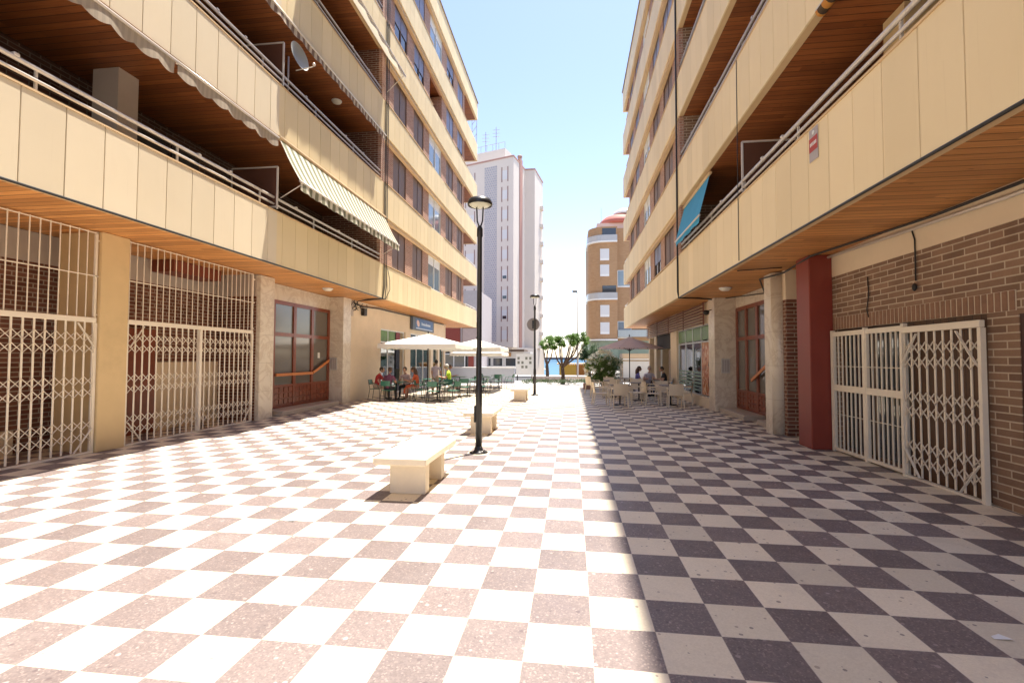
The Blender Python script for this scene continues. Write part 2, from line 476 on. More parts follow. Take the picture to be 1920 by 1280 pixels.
m_jamb = M('brown_jamb', (.27,.17,.15), .6)
m_tan = brick_mat('tan_brick', (.42,.24,.12), (.48,.29,.15), (.40,.27,.16), .6, .15, .02, .25)
m_trunk = M('bark', (.10,.065,.045), .9, .3, 12, .4)
m_leaf = leaf_mat('green_leaves', (.035,.10,.012), (.16,.30,.03), .35)
m_leafd = leaf_mat('dark_green_leaves', (.02,.05,.012), (.06,.12,.03), .3)
m_leafv = leaf_mat('bush_leaves', (.06,.12,.03), (.24,.34,.10), .35)
m_flow = leaf_mat('cream_blossom', (.80,.80,.62), (.98,.97,.88), .3)
m_hedge = leaf_mat('hedge_leaves', (.02,.05,.01), (.07,.13,.025), .3)

# ------------------------------------------------------------------ setting: ground, street, beach, sea
structure('ground', MB().prism([(-300,-60),(300,-60),(300,48),(120,48),(120,92),(2.4,92),(2.4,48),(-4.3,48),(-9.5,92),(-120,92),(-120,48),(-300,48)], -3.2, -.14), m_grey)
structure('plaza_paving', MB().box(-12.4, 9, -14, 29.6, -.13, 0), m_tile)
structure('plaza_kerb', MB().box(-12.4, 9, 29.6, 29.8, -.13, .012), m_kerb)
structure('pavement', MB().box(-40, 40, 29.8, 36.5, -.13, -.004), m_grey)
structure('road', MB().poly([(-120,36.5,-.115),(120,36.5,-.115),(120,45,-.115),(-120,45,-.115)]), m_asph)
structure('promenade', MB().box(-120, 120, 45, 47.9, -.13, .02), m_kerb)
structure('beach', MB().poly([(-600,46,-2.1),(600,46,-2.1),(600,112,-2.35),(-600,112,-2.35)]), m_sand)
mt, nt, b = nm('sea_water'); k = N(nt); P, _ = k.pos(); p = k.sep(P)
c = k.mix(k.ramp(p[1], 110, 700), (.07,.15,.21), (.035,.09,.15))
k.l(c, b.inputs['Base Color']); b.inputs['Roughness'].default_value = .6; b.inputs['Specular IOR Level'].default_value = .15
k.bump(k.noise(k.comb(p[0], k.math('MULTIPLY', p[1], 1.6), 0.), .7, 4), .35, .3, b)
structure('sea', MB().poly([(-7000,104,-2.42),(7000,104,-2.42),(7000,7000,-2.42),(-7000,7000,-2.42)]), mt)
structure('far_sea_strip', MB().prism([(-420,1500),(340,1500),(340,1530),(-420,1530)], -3, 4.5), M('far_sea_tone', (.10,.11,.13), .9, .3, .3))  # added dark strip, stands in for the dark line of far sea

# ------------------------------------------------------------------ the two apartment blocks
def side_building(name, label, s, XF, base, fh, ph, wins, yend, ywall, yb, m_pan, joint0, jw, xroof, wallrec, railz, yback=-9.):
    """s = -1 left block, +1 right block. XF = facade plane. base = first soffit, fh = storey, ph = parapet height"""
    t = thing(name, label, 'building', (XF+s*5, 12, 0))
    X = lambda d: XF + s*d            # d metres behind the facade plane
    nf = 6
    top = base + fh*(nf-1) + ph
    # unseen solid core behind the balconies and windows, added to block light
    MB().box(X(2.6), X(13), yback, ywall, base+.02, top-.35).build('light_block_core', m_plasG, t)
    MB().box(X(.0)+s*.012, X(13), yback, yend, top-.3, top+.02).build('roof', m_grey, t)
    MB().box(X(-.06), X(.3), yback, yend+.05, top+.02, top+.07).build('roof_coping', M('coping_'+name, (.22,.17,.13), .7), t)
    for fl in range(nf):
        z0 = base + fl*fh; z1 = z0 + ph
        # parapet panels with open joints over a backing slab
        pm = MB(); y = joint0
        while y > yback: y -= jw
        while y < yend:
            a, bb = max(y+.006, yback), min(y+jw-.006, yend)
            if bb > a: pm.cbox(min(X(0),X(.035)), max(X(0),X(.035)), a, bb, z0, z1, .004)
            y += jw
        pm.build('parapet', m_pan, t)
        pb = MB().box(X(.036), X(.16), yback, yend, z0+.004, z1-.015)
        pb.box(X(.165), X(1.9), yend-.15, yend, z0+.004, z1-.015)
        pb.build('parapet_backing', m_slab, t)
        MB().box(X(-.012), X(.19), yback, ywall-.3 if fl == nf-1 else yb, z1+.001, z1+.03).build('parapet_cap', m_slab, t)
        # floor slab with plank soffit under it
        MB().box(X(.162), X(3.2 if fl == 0 else 2.58), yback, yend-.155, z0+.03, z0+.24).build('floor_slab', m_floorb, t)
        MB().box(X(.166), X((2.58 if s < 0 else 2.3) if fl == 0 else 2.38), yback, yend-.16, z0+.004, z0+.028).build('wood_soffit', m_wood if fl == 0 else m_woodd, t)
        if fl < nf-1:
            zt = z0 + fh
            # recessed balcony: back wall with glazed openings, end walls, divider
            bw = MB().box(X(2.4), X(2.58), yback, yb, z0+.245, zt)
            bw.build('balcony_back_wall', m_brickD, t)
            MB().box(X(.17), X(2.395), yb, yb+.28, z0+.245, zt).build('balcony_end_wall', m_brickL if s < 0 else m_brickR, t)
            MB().box(X(.03), X(.165), yb, yb+.30, z1-.01, zt-.001).build('brick_pier', m_brickP, t)
            for ya in (yback+1.5, yback+5.2, yback+8.9, 3.6, 7.9 if s > 0 else 9.1, 12.2):
                w = MB().box(X(2.34), X(2.398), ya, ya+1.9, z0+.25, zt-.35).build('balcony_door', m_bframe, t)
                pmn = MB().box(X(2.31), X(2.335), ya+.08, ya+.92, z0+.33, zt-.42); pmn.box(X(2.31), X(2.335), ya+.98, ya+1.82, z0+.33, zt-.42)
                pmn.build('pane', m_dglass, w)
            yd = 10.75 if s < 0 else 10.3
            MB().box(X(.2), X(1.7), yd-.03, yd+.03, z0+.25, z1+1.0 if fl > 1 else z1+.05).build('balcony_divider', m_bframe, t)
            # rails on the parapet
            rl = MB()
            rl.tube([(X(.07), yback, z1+railz), (X(.07), yb, z1+railz)], .034, 8)
            rl.tube([(X(.07), yback, z1+railz*.55), (X(.07), yb, z1+railz*.55)], .026, 8)
            y = yback+.4
            while y < yb:
                rl.bar((X(.09), y, z1), (X(.09), y, z1+railz), .03, .03); y += 2.35
            if fl < 3:
                for yc in (5.2, 8.3, 9.15, 11.6, 13.9, 15.2):
                    rl.cbox(X(.07)-.04, X(.07)+.04, yc+fl*.37, yc+.07+fl*.37, z1+railz+.015, z1+railz+.06, .008)
            rl.build('balcony_railing', m_raill if fl == 0 else m_rail, t)
            # window section wall in brick, cut by the windows
            wx0, wx1 = X(wallrec), X(wallrec+.12)
            zb, ztp = z1-.25, zt
            ww = MB(); ys = yb+.3
            for (a, c, kd) in wins:
                ww.box(wx0, wx1, ys, a, zb, ztp); ys = c
                ww.box(wx0, wx1, a, c, ztp-.1, ztp)
                ww.box(wx0, wx1, a, c, zb, z1+.02 if kd != 'W' else z1-.2)
            ww.box(wx0, wx1, ys, ywall, zb, ztp)
            ww.box(X(wallrec+.12), X(2.58), ywall-.2, ywall, z0+.25, ztp)
            ww.build('window_wall', m_brickP, t)
            MB().box(X(.045), X(wallrec-.003), yb+.32, ywall, zt-.13, zt-.003).build('shutter_box_band', m_slab, t)
            MB().box(X(-.02), X(.14), yb+.32, wins[2][0]-.05, z1+.031, z1+.06).build('window_sill', m_slab, t)
            MB().box(X(-.02), X(.14), wins[2][1]+.05, ywall, z1+.031, z1+.06).build('window_sill', m_slab, t)
            for wi, (a, c, kd) in enumerate(wins):
                if kd == 'S' and fl >= 3: kd = 'B'
                if s < 0 and fl == 3 and wi == 2: kd = 'L'
                if s > 0 and kd == 'S' and (fl*3+wi) % 4 == 1: kd = 'B'
                zl = z1+.02 if kd in 'SB' else z1-.2
                zh = zt-.1; mid = (a+c)/2
                xo = wallrec+.03
                if kd == 'L':   # open loggia with a small rail
                    lg = MB().box(X(.9), X(1.0), a, c, z0+.3, zh).build('loggia', M('orange_loggia_wall', (.42,.14,.06), .8), t)
                    rr = MB(); rr.bar((X(.1), a, z1+.02), (X(.1), c, z1+.02), .05, .05); rr.box(X(.12), X(.15), a, c, z1-.35, z1-.0)
                    rr.build('rail', m_wframe, lg)
                    for q0 in (a-.06, c): MB().box(X(wallrec+.12), X(.9), q0, q0+.06, z0+.3, zh).build('side_wall', m_brickP, lg)
                    continue
                fm = {'S': m_bframe, 'B': m_bframe, 'W': m_wframe}[kd]
                fr = MB()
                fw = .05
                for (p0, p1, q0, q1) in ((a, c, zl, zl+fw), (a, c, zh-fw, zh), (a, a+fw, zl+fw, zh-fw), (c-fw, c, zl+fw, zh-fw), (mid-fw/2, mid+fw/2, zl+fw, zh-fw)):
                    fr.box(X(xo-.01), X(xo+.06), p0, p1, q0, q1)
                w = fr.build('window', fm, t)
                if kd == 'S':
                    sh = MB(); z = zl+fw
                    while z < zh-fw-.01:
                        for (p0, p1) in ((a+fw, mid-fw/2), (mid+fw/2, c-fw)):
                            sh.box(X(xo+.012), X(xo+.03), p0, p1, z, z+.048)
                            sh.box(X(xo+.02), X(xo+.03), p0, p1, z+.048, z+.055)
                        z += .055
                    sh.build('shutter', m_shut, w)
                elif kd == 'B':
                    fr2 = random.choice((.35, .5, .6, .2))
                    zs = zl + (zh-zl)*fr2
                    sh = MB(); z = zs
                    while z < zh-fw-.01:
                        sh.box(X(xo+.0), X(xo+.018), a+fw, c-fw, z, z+.05); z += .056
                    sh.build('shutter', m_shutb, w)
                    MB().box(X(xo+.035), X(xo+.045), a+fw, mid-fw/2, zl+fw, zh-fw).box(X(xo+.035), X(xo+.045), mid+fw/2, c-fw, zl+fw, zh-fw).build('pane', m_dglass, w)
                else:
                    MB().box(X(xo+.035), X(xo+.045), a+fw, mid-fw/2, zl+fw, zh-fw).box(X(xo+.035), X(xo+.045), mid+fw/2, c-fw, zl+fw, zh-fw).build('pane', m_lglass, w)
                    cu = MB().box(X(xo+.03), X(xo+.034), a+fw, c-fw, zh-.45, zh-fw); cu.build('top_panel', m_wframe, w)
                    gr = MB(); gr.bar((X(.06), a-.08, z1+.02), (X(.06), c+.08, z1+.02), .035, .05)
                    for q in range(7): gr.bar((X(.06), a+(c-a)*q/6, z1-.2), (X(.06), a+(c-a)*q/6, z1+.02), .016, .016)
                    gr.build('window_rail', m_wframe, w)
            # open corner balcony at the far end
            MB().box(X(.17), X(1.9), ywall, ywall+.08, z0+.25, zt).build('corner_wall', m_brickP, t)
            rc = MB()
            rc.tube([(X(.07), ywall+.2, z1+.16), (X(.07), yend-.08, z1+.16), (X(1.8), yend-.08, z1+.16)], .02, 6)
            for q in range(5): yy = ywall+.25+(yend-ywall-.35)*q/4; rc.bar((X(.07), yy, z1), (X(.07), yy, z1+.16), .02)
            rc.build('corner_railing', m_wframe, t)
    return t, X

XL, XR = -7.2, 3.45
winsL = [(18.75,20.3,'S'),(21.25,22.75,'S'),(23.7,26.0,'W'),(27.05,28.65,'S'),(29.75,31.2,'S')]
winsR = [(17.5,19.2,'S'),(20.0,21.6,'S'),(22.6,24.5,'W'),(26.0,27.4,'S'),(28.4,29.9,'S')]
bL, XLf = side_building('apartment_building', 'cream panelled apartment block on the sunlit left side, striped awning over its first balcony', -1, XL, 4.0, 3.2, 1.29,
    winsL, 35.3, 31.55, 17.1, m_panL, .14, .57, 0, .2, .36)
bR, XRf = side_building('apartment_building', 'cream panelled apartment block on the shaded right side, oxide red pillar at its foot', 1, XR, 3.72, 2.94, 1.34,
    winsR, 32.4, 30.4, 15.75, m_panR, .10, .56, 0, .18, .34)

# ---- ground floor of the left block
t = bL
for ya in (7.58, 3.1, -1.4): MB().cbox(-9.4,-8.5, ya, ya+.55, 0, 4.0, .008).build('yellow_pillar', m_yel, t)
for z in (4.25, 7.45, 10.65): MB().box(-9.05,-8.5, 7.78, 8.2, z, z+2.945).build('balcony_pillar', m_plasG, t)
for z in (3.97, 6.91): MB().box(4.55,5.1, 7.0, 7.45, z, z+2.68).build('balcony_pillar', m_yel, bR)
MB().box(-9.8,-9.95, -9, 12.3, 0, 3.45).build('recess_brick_wall', m_brickL, t)
MB().box(-9.8,-9.95, -9, 12.3, 3.45, 4.0).build('recess_plaster_band', m_plasG, t)
MB().box(-9.79,-9.7, 8.3, 12.0, 0, 1.6).box(-9.79,-9.72,-6,7.2,0,.42).build('recess_dado', m_plas, t)
MB().box(-8.6,-9.79, 11.98, 12.28, 0, 3.4).build('recess_end_brick', m_brickL, t)
MB().box(-8.6,-9.79, 11.98, 12.28, 3.4, 4.0).build('recess_end_plaster', m_plasG, t)
MB().box(-9.2,-9.79, 9.9, 11.4, 3.72, 3.99).build('dropped_beam', M('red_stained_wood', (.20,.045,.02), .5, .25, 4), t)
MB().box(-9.6,-9.78, 8.5, 9.9, 0, 2.35).build('recess_door', m_door, t)
MB().cbox(-9.1,-8.48, 12.0, 12.62, 0, 3.99, .01).build('marble_pilaster', m_marble, t)
MB().box(-9.2,-8.5, 16.8, 17.42, 0, 3.99).build('marble_return_wall', m_marble, t)
MB().box(-9.2,-9.05, 12.62, 16.8, 3.47, 3.99).build('marble_lintel', m_marble, t)
MB().box(-9.2,-9.05, 12.62, 13.35, 0, 3.469).build('marble_side_panel', m_marble, t)
MB().box(-9.3,-9.2, 12.62, 16.8, 0, 3.99).build('lobby_wall', m_dark, t)
MB().cbox(-9.19,-8.38, 12.95, 16.35, 0, .15, .012).build('entrance_step', m_step, t)
def entrance(t, s, xd, y0, y1, z0, z1, ys, bars):
    """varnished timber entrance: rows of lights over panelled leaves"""
    fr = MB(); zt = z0+(z1-z0)*.70; zk = z0+(.70 if s < 0 else .58)
    for y in ys: fr.box(xd-.05, xd+.05, y-.075, y+.075, z0, z1)
    for z, h in ((z1, .09), (zt, .09), (zk, .05), (z0+.05, .05)): fr.box(xd-.045, xd+.045, y0, y1, z-h, z+h*.3)
    d = fr.build('entrance_door', m_door, t)
    gl = MB(); pn = MB()
    for a, c in zip(ys, ys[1:]):
        gl.box(xd-.008, xd+.008, a+.075, c-.075, zk, zt-.09); gl.box(xd-.008, xd+.008, a+.075, c-.075, zt+.03, z1-.09)
        pn.box(xd-.02, xd+.02, a+.05, c-.05, z0+.06, zk-.05)
        nn = max(2, int((c-a-.1)/.22))
        for i in range(nn):
            for j in range(3):
                w = (c-a-.14)/nn; yy = a+.07+i*w; hh = (zk-.05-z0-.1)/3; zz = z0+.1+j*hh
                pn.cbox(min(xd-s*.02, xd-s*.045), max(xd-s*.02, xd-s*.045), yy+.02, yy+w-.02, zz+.02, zz+hh-.02, .008)
    gl.build('glass', m_frost, d); pn.build('carved_panel', m_door, d)
    for (p, q) in bars:
        MB().bar((xd-s*.10, p[0], p[1]), (xd-s*.10, q[0], q[1]), .035, .085).build('push_bar', m_bar, d)
    return d
d = entrance(t, -1, -9.08, 13.40, 16.78, .15, 3.47, [13.43, 14.55, 15.62, 16.75], [((13.5,1.18),(15.58,1.18)), ((15.62,1.20),(16.7,1.62))])
MB().box(-9.055,-9.05, 16.0, 16.14, 1.7, 1.9).build('paper_notice', m_wframe, d)
ip = MB().box(-9.0,-8.72, 16.775, 16.80, 1.25, 1.72).build('intercom_panel', m_alu, t)
MB().box(-8.97,-8.90, 16.768, 16.775, 1.29, 1.68).box(-8.88,-8.83, 16.768, 16.775, 1.29, 1.68).box(-8.81,-8.75,16.768,16.775,1.29,1.68).build('button_strip', m_rail, ip)
# plaster wall and shop front
MB().box(-8.62,-8.9, 17.42, 20.6, 0, 4.0).build('plaster_wall', m_plas, t)
sf = MB(); sf.box(-8.62,-8.9, 20.6, 31.55, 3.05, 4.0); sf.box(-8.62,-8.9, 20.6, 22.6, 0, .3)
sf.box(-8.6,-8.9, 23.75, 24.55, 0, 3.05); sf.box(-8.6,-8.9, 28.2, 28.75, 0, 3.05); sf.box(-8.6,-8.9, 29.8, 30.2, 0, 3.05); sf.box(-8.6,-11.5,31.35,31.6,0,4.0)
sf.build('shop_front_wall', m_plas, t)
fr = MB()
for (a, c, zl) in ((20.6,22.6,.3),(22.6,23.75,0),(24.55,28.2,0),(28.75,29.8,0),(30.2,31.35,0)):
    n = max(1, round((c-a)/1.2))
    for i in range(n+1): yy = a+(c-a)*i/n; fr.box(-8.68,-8.74, yy-.03, yy+.03, zl, 3.05)
    for z in (zl+.03, 2.45, 3.02): fr.box(-8.675,-8.745, a, c, z-.03, z+.03)
f = fr.build('shop_window', m_wframe, t)
MB().box(-8.705,-8.715, 20.6, 22.6, .3, 3.05).box(-8.705,-8.715, 24.55, 31.3, .05, 3.05).build('pane', m_glass, f)
MB().box(-8.69,-8.70, 20.66, 22.54, 2.5, 2.98).build('green_panel', M('green_window_graphic', (.10,.20,.03), .5, .5, 3), f)
MB().box(-8.95,-12.3, 17.5, 31.3, -.0, .012).build('shop_floor', m_step, t)
MB().box(-12.2,-12.35, 17.5, 31.3, 0, 4.0).build('shop_back_wall', m_int, t)
sh = MB()
for i in range(5):
    y = 21+i*2.1; sh.box(-11.5,-11.9, y, y+1.6, .0, 1.0)
    for z in (1.3, 1.7, 2.1): sh.box(-11.9,-12.15, y, y+1.6, z, z+.03)
    for j in range(9): sh.box(-11.85,-12.05, y+.05+j*.17, y+.15+j*.17, 1.33, 1.45+random.random()*.2)
sh.build('shop_shelves', M('shelf_goods', (.34,.30,.24), .6, .6, 7), t)

# ---- ground floor of the right block
t = bR
MB().box(4.95, 5.2, -9, 5.0, 0, 3.28).box(4.95,5.2, 5.0, 5.95, 0, .74).box(4.95,5.2, 5.0, 5.95, 2.23, 3.28).box(4.95,5.2, 5.95, 6.36, 0, 3.28)\
  .box(4.95,5.2, 6.36, 9.68, 2.27, 3.28).box(4.95,5.2, 9.68, 10.3, 0, 3.28).build('brick_wall', m_brickR, t)
MB().box(4.945, 5.2, -9, 10.3, 3.283, 3.72).build('plaster_band', m_plas, t)
MB().box(4.942, 4.949, 5.97, 9.68, 2.272, 2.505).build('mortar_bed', M('pale_mortar', (.55,.46,.36), .9), t)
so = MB(); y = 5.98
while y < 9.68:
    so.cbox(4.934, 5.0, y, y+.070, 2.275, 2.50, .004); y += .092
so.build('soldier_course', M('soldier_brick', (.25,.14,.09), .85, .35, 9), t)
w = MB().box(4.96,5.06, 5.0, 5.08, .74, 2.23).box(4.96,5.06, 5.87, 5.95, .74, 2.23).box(4.96,5.06,5.08,5.87,.74,.82).box(4.96,5.06,5.08,5.87,2.15,2.23).build('window', M('dark_red_frame', (.05,.015,.012), .5), t)
MB().box(5.0,5.02, 5.08, 5.87, .82, 2.15).build('pane', m_dglass, w)
MB().cbox(4.53, 4.95, 9.74, 10.27, 0, 3.72, .012).build('red_pillar', m_red, t)
MB().box(5.0, 5.3, 6.36, 7.78, 0, 2.27).build('timber_shutter', wood_mat('brown_timber_boards', (.10,.045,.02), (.16,.075,.035), .13), t)
gd = MB()
for y in (7.8, 8.7, 9.6): gd.box(5.05, 5.1, y-.03, y+.03, 0, 2.27)
gd.box(5.05,5.1,7.8,9.6,2.2,2.26).box(5.05,5.1,7.8,9.6,0.0,.1)
w = gd.build('glazed_door', m_bframe, t)
MB().box(5.07,5.08, 7.83, 9.57, .1, 2.2).build('pane', m_dglass, w)
MB().box(5.25, 5.4, 10.27, 11.3, 0, 3.72).build('recess_wall', m_brickR, t)
MB().box(5.2, 5.248, 10.95, 11.2, 0, 2.3).build('white_door_edge', m_wframe, t)
MB().box(4.76, 5.5, 11.3, 12.0, 0, 3.05).build('brick_pilaster', m_brickL, t)
MB().box(4.76, 5.5, 11.3, 12.0, 3.052, 3.72).build('pilaster_head', m_plas, t)
MB().lathe([(.17,0),(.17,3.7)], 4.74, 11.62, 20).box(4.57,4.755,11.62,12.0,0,3.7).build('marble_column', m_marble, t)
MB().box(5.3, 5.45, 12.0, 16.2, 3.33, 3.71).build('marble_lintel', m_marble, t)
MB().box(5.42, 5.5, 12.0, 16.2, 0, 3.33).build('lobby_wall', m_dark, t)
MB().box(4.62, 5.5, 16.2, 16.88, 0, 3.71).build('marble_return_wall', m_marble, t)
MB().cbox(4.72, 5.28, 13.9, 16.18, 0, .15, .01).cbox(4.8, 5.28, 12.3, 13.2, 0, .13, .01).build('entrance_step', m_step, t)
entrance(t, 1, 5.33, 12.3, 16.18, .15, 3.33, [12.35, 13.6, 14.45, 15.3, 16.15], [((13.6,1.55),(14.75,1.08))])
ip = MB().box(4.82,5.08, 16.175, 16.2, 1.25, 1.72).build('intercom_panel', m_alu, t)
MB().box(4.84,4.90,16.168,16.175,1.29,1.68).box(4.92,4.97,16.168,16.175,1.29,1.68).box(4.99,5.05,16.168,16.175,1.29,1.68).build('button_strip', m_rail, ip)
# shop front of the right block
MB().cbox(4.62, 5.0, 16.88, 22.0, 0, .36, .01).box(4.62,4.95,21.9,23.2,0,3.71).box(4.7,4.95,16.88,30.3,2.95,3.71).box(4.62,4.95,27.0,27.7,0,3.71).box(4.75,7,30.1,30.38,0,3.71).build('shop_front_wall', m_plas, t)
fr = MB()
for y in (16.93, 18.15, 19.4, 20.6, 21.87): fr.box(4.7,4.76, y-.025, y+.025, .36, 2.95)
for z in (.38, 2.33, 2.92): fr.box(4.695,4.765, 16.9, 21.9, z-.025, z+.025)
f = fr.build('shop_window', m_alu, t)
MB().box(4.725,4.735, 18.17, 21.85, .4, 2.9).build('pane', m_glass, f)
mt, nt, b = nm('food_poster_print'); k = N(nt); P, _ = k.pos(); p = k.sep(P)
f1 = k.noise(k.comb(k.math('MULTIPLY', p[1], 3.2), 0., k.math('MULTIPLY', p[2], 1.6)), 1.6, 5, .6, 1.5)
c = k.mix(k.ramp(f1, .35, .5), (.12,.04,.02), (.50,.17,.07)); c = k.mix(k.ramp(f1, .52, .62), c, (.70,.52,.36))
c = k.mix(k.ramp(p[2], 2.1, 2.35), c, (.55,.24,.05)); k.l(c, b.inputs['Base Color']); b.inputs['Roughness'].default_value = .25
MB().box(4.715,4.725, 16.98, 18.12, .42, 2.3).build('poster_panel', mt, f)
MB().box(4.715,4.725, 16.98, 21.85, 2.4, 2.88).build('green_fascia', M('green_fascia_print', (.10,.19,.04), .4, .9, 2.5), f)
bl = MB()
for i in range(6): bl.box(4.715,4.722, 18.2, 21.85, .5+i*.13, .58+i*.13)
bl.build('frosted_band', M('frosted_green_film', (.20,.30,.27), .5, .1, 3), f)
MB().box(7.5, 7.65, 16.9, 30.2, 0, 3.7).build('shop_back_wall', m_int, t)
MB().box(4.96, 7.5, 16.9, 30.1, .0, .012).build('shop_floor', m_step, t)
ct = MB().box(5.9, 6.4, 17.5, 21.5, 0, 1.1)
for j in range(10): ct.lathe([(.07,1.1),(.09,1.2),(.04,1.35),(0,1.4)], 6.1, 17.8+j*.36, 8)
for z in (1.4,1.8,2.2): ct.box(7.2,7.48,17.5,21.5,z,z+.03)
for j in range(24): ct.box(7.25,7.42,17.6+j*.16,17.7+j*.16,1.43,1.6+random.random()*.15)
ct.build('shop_counter', M('counter_goods', (.38,.33,.28), .5, .6, 6), t)
lo = MB()
for i in range(7):
    z = 2.96+i*.108
    lo.bar((4.52, 17.35, z), (4.52, 29.6, z), .11, .03)
for y in (17.35, 20.4, 23.5, 26.5, 29.6): lo.box(4.56, 4.6, y-.03, y+.03, 2.9, 3.70)
lo.build('louvre_screen', m_louv, t)
MB().box(4.66,4.7,23.25,26.95,2.2,2.95).box(6.2,6.3,23.3,26.9,0,2.9).build('shop_entrance', m_dark, t)
dd = MB().box(4.75,4.8,23.3,24.3,0,2.15)
dd.build('brown_door_leaf', m_shut, t)
MB().box(4.7,4.76,26.0,26.15,0,2.95).box(4.7,4.76,27.9,28.1,0,2.95).build('white_post', m_wframe, t)

# ---- cables and pipes (parts of the blocks)
def cable(t, pts, r, name='cable', mat=None, n=6): MB().tube(pts, r, n).build(name, mat or m_blk, t)
cable(bL, [(XL-.005,-8,4.0-.012),(XL-.005,17.5,4.0-.012)], .02)
cable(bR, [(XR+.005,-8,3.705),(XR+.005,15.9,3.705)], .018)
for (dx, y) in ((.03,17.36),(.05,17.42),(.03,17.62)):
    cable(bL, [(XL+dx, y, 21.3),(XL+dx, y+.03, 14),(XL+dx, y-.02, 8),(XL+dx, y, 4.5),(XL+.02, y-.1, 3.98),(XL-.5, y-.2, 3.95),(-8.3, 17.6, 3.93),(-8.55, 17.75, 3.7)], .016)
cable(bL, [(XL+.04,17.7,5.2),(XL+.05,17.9,4.8),(XL+.04,17.95,4.4),(XL+.0,17.6,3.98)], .012)
cable(bL, [(-8.58,17.5,3.9),(-8.57,18.6,3.82),(-8.57,20.2,3.9),(-8.57,24,3.93),(-8.57,31,3.95)], .03)
jb = MB()
for i in range(7):
    a = random.uniform(17.5,18.9); pts = [(-8.55+random.uniform(0,.12), a+math.sin(q*1.1+i)*.16, 3.95-.09*q+random.uniform(-.03,.03)) for q in range(5)]
    jb.tube(pts, .014, 5)
jb.cbox(-8.6,-8.46,18.5,18.78,3.45,3.75,.01)
jb.build('junction_box', m_blk, bL)
MB().cbox(-8.66,-8.5,17.44,17.62,3.35,3.92,.01).build('meter_box', m_step, bL)
cable(bR, [(XR-.03,15.95,19.8),(XR-.03,15.95,3.9),(XR+.0,15.95,3.69),(XR+.6,16.0,3.68),(4.55,16.25,3.67)], .03)
cable(bR, [(XR-.01,10.3,8.0),(XR-.01,10.3,3.75)], .008)
cable(bR, [(4.9,-8,3.67),(4.88,4,3.64),(4.86,7,3.66),(4.5,9.6,3.67),(4.6,11,3.6),(4.55,12.2,3.66),(5.2,13.6,3.5),(4.9,15.9,3.66)], .02)
cable(bR, [(4.88,-8,3.60),(4.9,6,3.56),(4.86,9.7,3.66)], .026, 'conduit', m_raill)
cable(bR, [(3.7,11.2,3.70),(4.53,10.9,3.70)], .012)
cable(bR, [(4.93,7.56,3.62),(4.93,7.5,3.45),(4.93,7.5,2.85)], .01)
MB().ell((4.91,7.5,2.76),(.03,.035,.06),8,6).build('cable_end', m_blk, bR)
cable(bR, [(4.93,8.62,3.1),(4.93,8.6,2.8),(4.93,8.66,2.55),(4.93,8.62,2.42)], .009)

# ------------------------------------------------------------------ gates and grilles
def folding(mb, x, y0, y1, z0, z1, sp, S=1, bw=.028, braces=((0,1),(1,-1)), d=.012):
    """collapsible lattice gate in plane x, bars across y"""
    n = max(2, round((y1-y0)/sp)); st = (y1-y0)/n
    for i in range(n+1):
        y = y0+i*st; mb.box(x-d/2, x+d/2, y-bw/2, y+bw/2, z0+.03, z1-.04)
    H = z1-z0
    for zc in (z0+H*.165, z0+H*.495, z0+H*.825):
        for k2 in (-1, 1):
            c = zc+k2*.105
            for i in range(n):
                a = y0+i*st; bq = a+st
                mb.bar((x+.009*S, a, c-.078), (x+.009*S, bq, c+.078), .017, .006)
                mb.bar((x+.016*S, a, c+.078), (x+.016*S, bq, c-.078), .017, .006)
    return mb
def gate(name, label, x, y0, y1, zt, ztop, sp, group, double=False):
    t = thing(name, label, 'gate', (x, (y0+y1)/2, 0), 0, group)
    g = MB(); folding(g, x, y0+.03, y1-.03, .02, zt, sp, 1 if x < 0 else -1)
    g.build('folding_lattice', m_gate, t)
    fr = MB().cbox(x-.035, x+.03, y0, y1, zt-.045, zt+.045, .006).box(x-.03,x+.025,y0,y1,.005,.035)
    fr.box(x-.04,x+.02,y0-.02,y0+.03,.0,zt-.05).box(x-.04,x+.02,y1-.03,y1+.02,.0,zt-.05)
    for (a, s2) in ((y0, 1), (y1, -1)):
        fr.bar((x+.045*(1 if x < 0 else -1), a+s2*.04, zt-.5), (x+.045*(1 if x < 0 else -1), a+s2*.34, zt-.07), .03, .01)
        fr.bar((x+.045*(1 if x < 0 else -1), a+s2*.04, .45), (x+.045*(1 if x < 0 else -1), a+s2*.34, .05), .03, .01)
    if double: fr.box(x-.04, x+.045, (y0+y1)/2-.035, (y0+y1)/2+.035, .03, zt-.05)
    fr.build('gate_frame', m_gate, t)
    if ztop:
        u = MB(); n = round((y1-y0)/.155)
        for i in range(n+1):
            y = y0+.03+(y1-y0-.06)*i/n; u.box(x-.0065, x+.0065, y-.0065, y+.0065, zt+.045, ztop)
        for z in (zt+.80, ztop-.02): u.box(x-.008, x+.010, y0, y1, z-.008, z+.008)
        u.box(x-.03, x+.01, y1-.04, y1, zt+.045, ztop)
        for z in (zt+.1, zt+.80, ztop-.15): u.tube([(x-.01, y1-.02, z), (x-.01, y1+.07, z)], .016, 6)
        u.build('upper_grille', m_gate, t)
    return t
gate('security_gate', 'pale folding lattice gate left of the yellow pillar, cut by the left frame edge', -8.56, 3.68, 7.55, 2.38, 3.98, .158, 'tall security gates of the left arcade')
gate('security_gate', 'wide pale folding lattice gate between the yellow pillar and the marble pilaster', -8.56, 8.16, 11.80, 2.40, 3.98, .164, 'tall security gates of the left arcade', True)
gate('security_gate', 'cream folding lattice gate in front of brown timber boards in the brick wall', 4.88, 6.34, 7.72, 2.15, 0, .142, None)
t = thing('window_grille', 'cream barred double grille over glazed doors beside the red pillar', 'grille', (4.9, 8.7, 0))
x = 4.9
